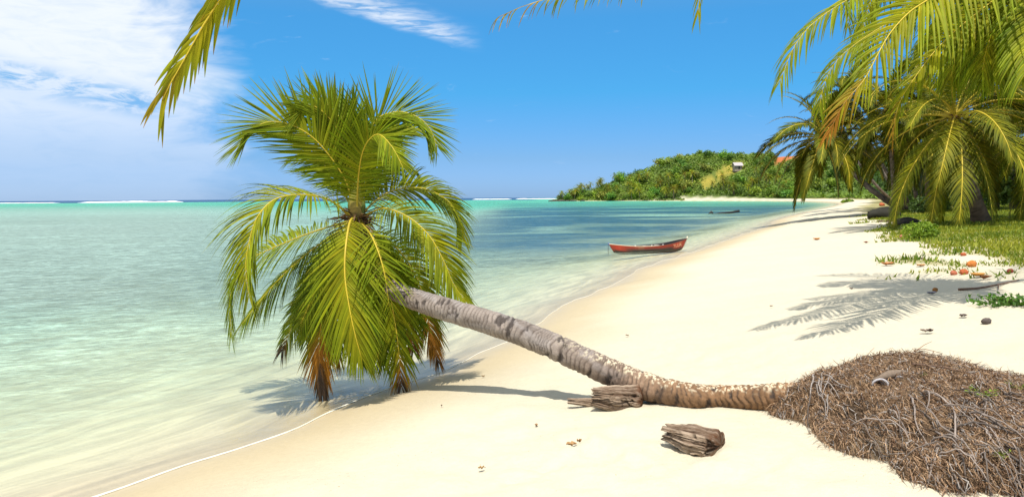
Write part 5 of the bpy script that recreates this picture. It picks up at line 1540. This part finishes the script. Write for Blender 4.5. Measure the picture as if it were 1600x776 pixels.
g = np.random.default_rng(77)
cand = []
for yy in np.arange(230, 620, 4.8):
    for xx in np.arange(22, 290, 4.8):
        cand.append((xx + g.normal(0, 1.5), yy + g.normal(0, 1.5)))
cand = np.array(cand)
cd = shore_dist(cand[:, 0], cand[:, 1]); cz = height(cand[:, 0], cand[:, 1], cd)
u = cand[:, 0] / cand[:, 1]
ok = (cd > 2.0) & (u < 0.50) & (cand[:, 1] < 575)
ok &= ~((np.abs(u - 0.287) < 0.036) & (cand[:, 1] > 478) & (cand[:, 1] < 501))         # meadow stays open
ok &= ~((np.abs(u - 0.375) < 0.020) & (cand[:, 1] > 462))                              # bare red earth
ok &= ~((cand[:, 0] > 112) & (cd < 12))                                                # beach at the back of the bay
cand, cd, cz, u = cand[ok], cd[ok], cz[ok], u[ok]
# the nearest / most visible 300 become trees of their own
front = np.minimum(cd, 45) * 0.5 + g.uniform(0, 30, len(cand)) + 40 * (cand[:, 1] < 420) * (u > 0.40)
order = np.argsort(front)
sel = order[:290]
npalm = 0
for i in sel:
    x, y = cand[i]; z = cz[i]
    palm = (cd[i] < 34 and g.random() < 0.5) or g.random() < 0.08
    if palm:
        me = FARP[int(g.integers(0, 3))]; nme = 'coconut_palm'; s = g.uniform(0.7, 1.15)
        lab, cat, grp = 'small far coconut palm in the wood on the headland', 'palm tree', 'coconut palms on the wooded headland'
    else:
        me = FARB[int(g.integers(0, 5))]; nme = 'broadleaf_tree'; s = g.uniform(0.55, 1.05) * (0.8 if cd[i] > 60 else 1)
        lab, cat, grp = 'small far leafy tree in the wood on the headland', 'tree', 'leafy trees on the wooded headland'
    o = bpy.data.objects.new(nme, me); COL.objects.link(o)
    o.location = (float(x), float(y), float(z) - 0.3); o.rotation_euler = (g.normal(0, 0.06), g.normal(0, 0.06), g.uniform(0, 6.28))
    o.scale = (s * g.uniform(0.9, 1.25), s * g.uniform(0.9, 1.25), s)
    tag(o, lab, cat, grp)
# undergrowth and the rest of the wood: one mass
mb = MB()
m = 75000
x = g.uniform(22, 310, m * 2); y = g.uniform(240, 640, m * 2)
d = shore_dist(x, y); uu = x / y
ok = (d > 0.8) & (uu < 0.60) & ~((x > 112) & (d < 11)) & ~((np.abs(uu - 0.287) < 0.028) & (y > 481) & (y < 500) & (g.random(m * 2) < 0.88)) & ~((np.abs(uu - 0.375) < 0.018) & (y > 466))
x, y, d = x[ok][:m], y[ok][:m], d[ok][:m]; m = len(x)
hum = fbm(x / 5.5, y / 5.5, 201, 3)
top = 0.8 + 5.0 * np.clip(hum - 0.25, 0, 1) * sstep(0.5, 12, d) + 1.5 * sstep(60, 120, d)
P = np.stack([x, y, height(x, y, d) + top * g.uniform(0.25, 1.0, m)], 1)
nn = nrm(g.normal(0, 0.6, (m, 3)) + np.array([0, -0.3, 0.9])); a = nrm(np.cross(nn, g.normal(0, 1, (m, 3)))); b = np.cross(nn, a)
s = g.uniform(0.45, 1.1, m)[:, None]
V = np.stack([P - a * s, P + b * s * 0.6, P + a * s, P - b * s * 0.6], 1)
t = np.clip(fbm(x / 9, y / 9, 211, 3) * 1.2 - 0.1 + g.normal(0, 0.15, m), 0, 1)
c = lerp((0.08, 0.14, 0.018), (0.25, 0.34, 0.03), t)
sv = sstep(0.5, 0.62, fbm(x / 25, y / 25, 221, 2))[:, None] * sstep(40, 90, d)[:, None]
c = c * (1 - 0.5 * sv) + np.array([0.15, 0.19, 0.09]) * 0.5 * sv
mb.add(V.reshape(-1, 3), np.arange(m * 4).reshape(-1, 4), None, np.repeat(c, 4, 0))
o = mb.build('headland_undergrowth', M_TREE); tag(o, kind='stuff')

# hut on the hill
p = ground(1152, 268)
hut = empty('hut', p, RAD(8)); tag(hut, 'small hut with pale grey roof on the headland slope above the dry meadow', 'hut')
hh = 4.2
mb = MB(); mb.box((0, 0, hh / 2 - 0.6), (5.0, 3.6, hh), 0, (0.30, 0.24, 0.19)); mb.build('wall', M_PLAIN, hut)
mb = MB()
for sgn in (-1, 1):
    V = [(-3.2, sgn * 2.6, hh - 1.0), (3.2, sgn * 2.6, hh - 1.0), (3.2, 0, hh + 1.2), (-3.2, 0, hh + 1.2)]
    V2 = [(a_, b_, c_ - 0.12) for a_, b_, c_ in V]
    mb.add(V + V2, [(0, 1, 2, 3), (7, 6, 5, 4), (0, 4, 5, 1), (2, 6, 7, 3), (1, 5, 6, 2), (0, 3, 7, 4)], None, (0.42, 0.38, 0.37))
mb.build('roof', M_PLAIN, hut)
mb = MB(); mb.box((0.4, -1.83, hh * 0.45), (1.0, 0.08, 1.9), 0, (0.04, 0.035, 0.03)); mb.build('door', M_PLAIN, hut)

# rocks at the tip of the point
g = np.random.default_rng(31)


def boulder(name, p, size, seed, label, cat, col=(0.07, 0.06, 0.05), group=None, mat=None, rot=0):
    g = np.random.default_rng(seed)
    n, sd = 14, 20
    ph = np.linspace(0.001, math.pi - 0.001, n); th = np.arange(sd) / sd * 2 * math.pi
    TH, PH = np.meshgrid(th, ph)
    d = np.stack([np.sin(PH) * np.cos(TH), np.sin(PH) * np.sin(TH), np.cos(PH)], -1)
    r = 0.75 + 0.55 * fbm(d[..., 0] * 1.6 + seed, d[..., 1] * 1.6 + d[..., 2] * 1.3, seed, 3)
    V = d * r[..., None] * np.asarray(size) / 2
    t = fbm(d[..., 0] * 4, d[..., 1] * 4 + d[..., 2] * 3, seed + 3, 3)
    c = np.asarray(col) * (0.55 + 0.9 * t)[..., None]
    i = np.arange(n - 1)[:, None]; j = np.arange(sd)[None]; j2 = (j + 1) % sd
    q = np.stack([i * sd + j, (i + 1) * sd + j, (i + 1) * sd + j2, i * sd + j2], -1).reshape(-1, 4)
    mb = MB(); mb.add(V.reshape(-1, 3), q, None, c.reshape(-1, 3))
    o = mb.build(name, mat or M_HUSK, smooth=True, loc=[float(a) for a in p]); o.rotation_euler = (0, 0, rot)
    tag(o, label, cat, group)
    return o


for k, (px, s) in enumerate(((861, 2.4), (867, 3.4), (872, 2.6), (878, 3.6), (886, 2.4), (895, 3.0), (910, 2.2))):
    p = at(px, 313, 512 + k * 0.3); p[2] = 0.1
    boulder('shore_rock', p, (s * 1.6, s, s * 0.6), 60 + k, 'low dark rock at the waterline off the tip of the wooded point', 'rock', group='rocks off the point')

# ------------------------------------------------------------------ grass, bush, litter under the palms
g = np.random.default_rng(91)
m = 260000
x = g.uniform(4, 42, m); y = g.uniform(12, 62, m)
y = 12 + 50 * ((y - 12) / 50) ** 1.7
d = shore_dist(x, y)
gm = grass_mask(x, y, d)
ok = (g.random(m) < gm * 1.1 * (0.35 + fbm(x / 0.8, y / 0.8, 301, 2))) & (x / y < 0.78)
x, y = x[ok], y[ok]; m = len(x)
z = height(x, y)
a = g.uniform(0, 6.28, m); h = g.uniform(0.03, 0.10, m) * (0.6 + 0.9 * fbm(x / 2, y / 2, 311, 2)) * (1 + y / 60); w = h * 0.16 + 0.004 + y * 0.0004
ca, sa = np.cos(a), np.sin(a)
ln = g.normal(0, 0.5, m) * h; lm_ = g.normal(0, 0.5, m) * h
V = np.stack([np.stack([x - ca * w, y - sa * w, z - 0.01], 1), np.stack([x + ca * w, y + sa * w, z - 0.01], 1), np.stack([x + ln, y + lm_, z + h], 1)], 1)
t = np.clip(fbm(x / 1.4, y / 1.4, 321, 3) + g.normal(0, 0.2, m), 0, 1)
c = lerp((0.10, 0.17, 0.015), (0.34, 0.33, 0.03), t)
mb = MB(); mb.add(V.reshape(-1, 3), None, np.arange(m * 3).reshape(-1, 3), np.repeat(c, 3, 0))
o = mb.build('grass', M_GRASS); tag(o, kind='stuff')

def small_bush(px, py, h, w, n, size, seed, label, c0, c1, name='bush', cat='bush', ncl=5):
    p = ground(px, py)
    gg = np.random.default_rng(seed)
    o = empty(name, p); tag(o, label, cat)
    mb, st = MB(), MB()
    for k in range(ncl):
        cx = gg.uniform(-0.5, 0.5) * w * 0.7; cy = gg.uniform(-0.5, 0.5) * w * 0.5
        leaf_cloud(mb, (cx, cy, h * 0.42), (w * 0.26, w * 0.26, h * 0.5), n // ncl, size, gg, c0, c1)
        st.tube(np.array([(cx * 0.3, cy * 0.3, -0.05), (cx * 0.7, cy * 0.7, h * 0.25), (cx, cy, h * 0.6)]), [0.02, 0.015, 0.006], 5, (0.12, 0.09, 0.05))
    mb.v = [np.stack([v[:, 0], v[:, 1], np.maximum(v[:, 2], 0.0)], 1) for v in mb.v]
    mb.build('foliage', M_GRASS, o); st.build('stem', M_WOOD, o)


small_bush(1441, 374, 0.62, 1.3, 2200, 0.045, 5, 'rounded bright green bush at the edge of the grass on the sand', (0.11, 0.20, 0.015), (0.26, 0.34, 0.025))
small_bush(1420, 362, 0.3, 0.9, 500, 0.05, 6, 'low olive weed patch behind the rounded bush', (0.06, 0.10, 0.02), (0.13, 0.16, 0.03), ncl=4)
small_bush(1578, 478, 0.17, 0.85, 420, 0.035, 7, 'creeping green ground cover in the shade at the right edge', (0.05, 0.12, 0.02), (0.12, 0.24, 0.03), name='creeper', cat='plant', ncl=7)
small_bush(1448, 334, 1.3, 2.6, 1500, 0.10, 8, 'dark leafy shrub on the grass behind the big spreading palm', (0.03, 0.06, 0.015), (0.08, 0.13, 0.02))

# dark log on the sand, lump beside it
p = ground(1380, 341)
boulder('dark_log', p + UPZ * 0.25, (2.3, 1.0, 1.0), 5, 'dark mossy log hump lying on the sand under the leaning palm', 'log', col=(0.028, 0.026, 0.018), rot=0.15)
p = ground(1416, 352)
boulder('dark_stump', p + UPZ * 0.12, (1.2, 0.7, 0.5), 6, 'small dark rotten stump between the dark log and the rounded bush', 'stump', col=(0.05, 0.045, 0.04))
# husks and bits of litter
HG = 'coconut husks and dry litter on the sand'
for k, (px, py, s, lab, col) in enumerate((
        (1518, 417, 0.16, 'largest orange coconut husk below the grass edge', (0.50, 0.17, 0.04)),
        (1506, 429, 0.13, 'reddish orange coconut husk just above the palm shadow', (0.42, 0.11, 0.04)),
        (1490, 429, 0.10, 'small reddish husk left of the others above the palm shadow', (0.40, 0.13, 0.07)),
        (1541, 506, 0.09, 'small dark stone in the palm shadow on the sand', (0.10, 0.08, 0.07)),
        (1461, 455, 0.07, 'little brown nut lying in the palm shadow', (0.28, 0.12, 0.03)),
        (1578, 426, 0.09, 'dark red husk near the grass at the right edge', (0.22, 0.05, 0.03)),
        (1505, 400, 0.10, 'small reddish husk inside the thin grass', (0.38, 0.10, 0.04)),
        (1410, 372, 0.14, 'reddish husk beside the rounded green bush', (0.42, 0.16, 0.10)),
        (1378, 322, 0.5, 'red brown husk heap by the foot of the leaning palm', (0.45, 0.12, 0.05)))):
    p = ground(px, py)
    boulder('coconut_husk' if 'stone' not in lab else 'stone', p + UPZ * s * 0.35, (s * 1.3, s, s), 200 + k, lab, 'husk' if 'stone' not in lab else 'stone', col=col, group=HG)


def dry_leaf(px, py, size, label, col, rot, seed):
    p = ground(px, py)
    gg = np.random.default_rng(seed)
    n = 9
    s = np.linspace(-1, 1, n)
    mb = MB()
    w = size * 0.3 * np.sqrt(np.clip(1 - s ** 2, 0.02, 1))
    zc = 0.02 + size * 0.16 * s ** 2 + gg.normal(0, 0.005, n)
    V = np.stack([np.stack([s * size / 2, -w, zc + w * 0.5], 1), np.stack([s * size / 2, 0 * w, zc], 1), np.stack([s * size / 2, w, zc + w * 0.6], 1)], 1)
    i = np.arange(n - 1)[:, None]; j = np.arange(2)[None]
    q = np.stack([i * 3 + j, (i + 1) * 3 + j, (i + 1) * 3 + j + 1, i * 3 + j + 1], -1).reshape(-1, 4)
    Vb = V.reshape(-1, 3); Vt = Vb - np.array([0, 0, 0.004])
    mb.add(np.vstack([Vb, Vt]), np.vstack([q, q[:, ::-1] + n * 3]), None, col)
    o = mb.build('dry_leaf', M_FIBRE, smooth=True, loc=p); o.rotation_euler = (0, 0, rot)
    tag(o, label, 'leaf', 'dry leaves and scraps on the beach')


dry_leaf(1276, 375, 0.34, 'bright orange dry leaf alone on the open sand', (0.55, 0.20, 0.04), 0.2, 1)
dry_leaf(1387, 415, 0.30, 'brown dry leaf on the sand above the palm shadow', (0.40, 0.18, 0.07), -0.1, 2)
dry_leaf(1439, 417, 0.22, 'tan dry leaf right of the brown one above the palm shadow', (0.45, 0.25, 0.1), 0.1, 3)
dry_leaf(1353, 380, 0.22, 'dark red dry leaf on the sand left of the bush', (0.25, 0.08, 0.04), 0.5, 4)
dry_leaf(1528, 433, 0.30, 'orange dry leaf strip below the largest husk', (0.50, 0.24, 0.06), 0.2, 5)
dry_leaf(1540, 437, 0.26, 'dark dry leaf strip beside the long bent branch', (0.2, 0.09, 0.04), 0.5, 6)
dry_leaf(1453, 520, 0.10, 'dark curled scrap on the shaded sand behind the mound', (0.08, 0.06, 0.05), 0.5, 7)
dry_leaf(1446, 519, 0.12, 'grey scrap of frond on the shaded sand behind the mound', (0.25, 0.2, 0.16), -0.4, 8)
dry_leaf(1505, 496, 0.12, 'dark scrap in the middle of the palm shadow', (0.10, 0.08, 0.07), 0.3, 9)
dry_leaf(1456, 461, 0.16, 'bluish grey scrap beside the little brown nut', (0.15, 0.15, 0.18), 0.0, 10)
dry_leaf(755, 590, 0.05, 'tiny brown scrap on the sand behind the trunk shadow', (0.25, 0.15, 0.07), 0.4, 11)
dry_leaf(980, 526, 0.06, 'tiny brown scrap on the open sand above the trunk', (0.25, 0.17, 0.1), 0.4, 12)

for k, (px, py, sz, c) in enumerate(((752, 734, 0.05, (0.30, 0.19, 0.08)), (893, 698, 0.09, (0.34, 0.2, 0.09)), (905, 692, 0.05, (0.25, 0.14, 0.06)), (838, 667, 0.04, (0.3, 0.18, 0.09)), (1262, 660, 0.03, (0.3, 0.1, 0.05)), (690, 636, 0.03, (0.12, 0.08, 0.05)), (1440, 405, 0.12, (0.2, 0.1, 0.05)), (1330, 452, 0.08, (0.12, 0.08, 0.06)), (1205, 480, 0.06, (0.2, 0.12, 0.07)))):
    dry_leaf(px, py, sz, ('tiny brown scrap in the bottom foreground sand', 'flat brown scrap among the dug sand below the driftwood stump', 'small dark scrap beside the flat brown one in the dug sand', 'tiny tan scrap on the sand left of the driftwood stump', 'tiny red scrap on the sand just left of the mound', 'tiny dark scrap below the trunk shadow', 'reddish dry leaf near the sparse grass edge', 'dark scrap left of the palm shadow', 'small brown scrap on the middle of the open beach')[k], c, 0.3 * k, 40 + k)
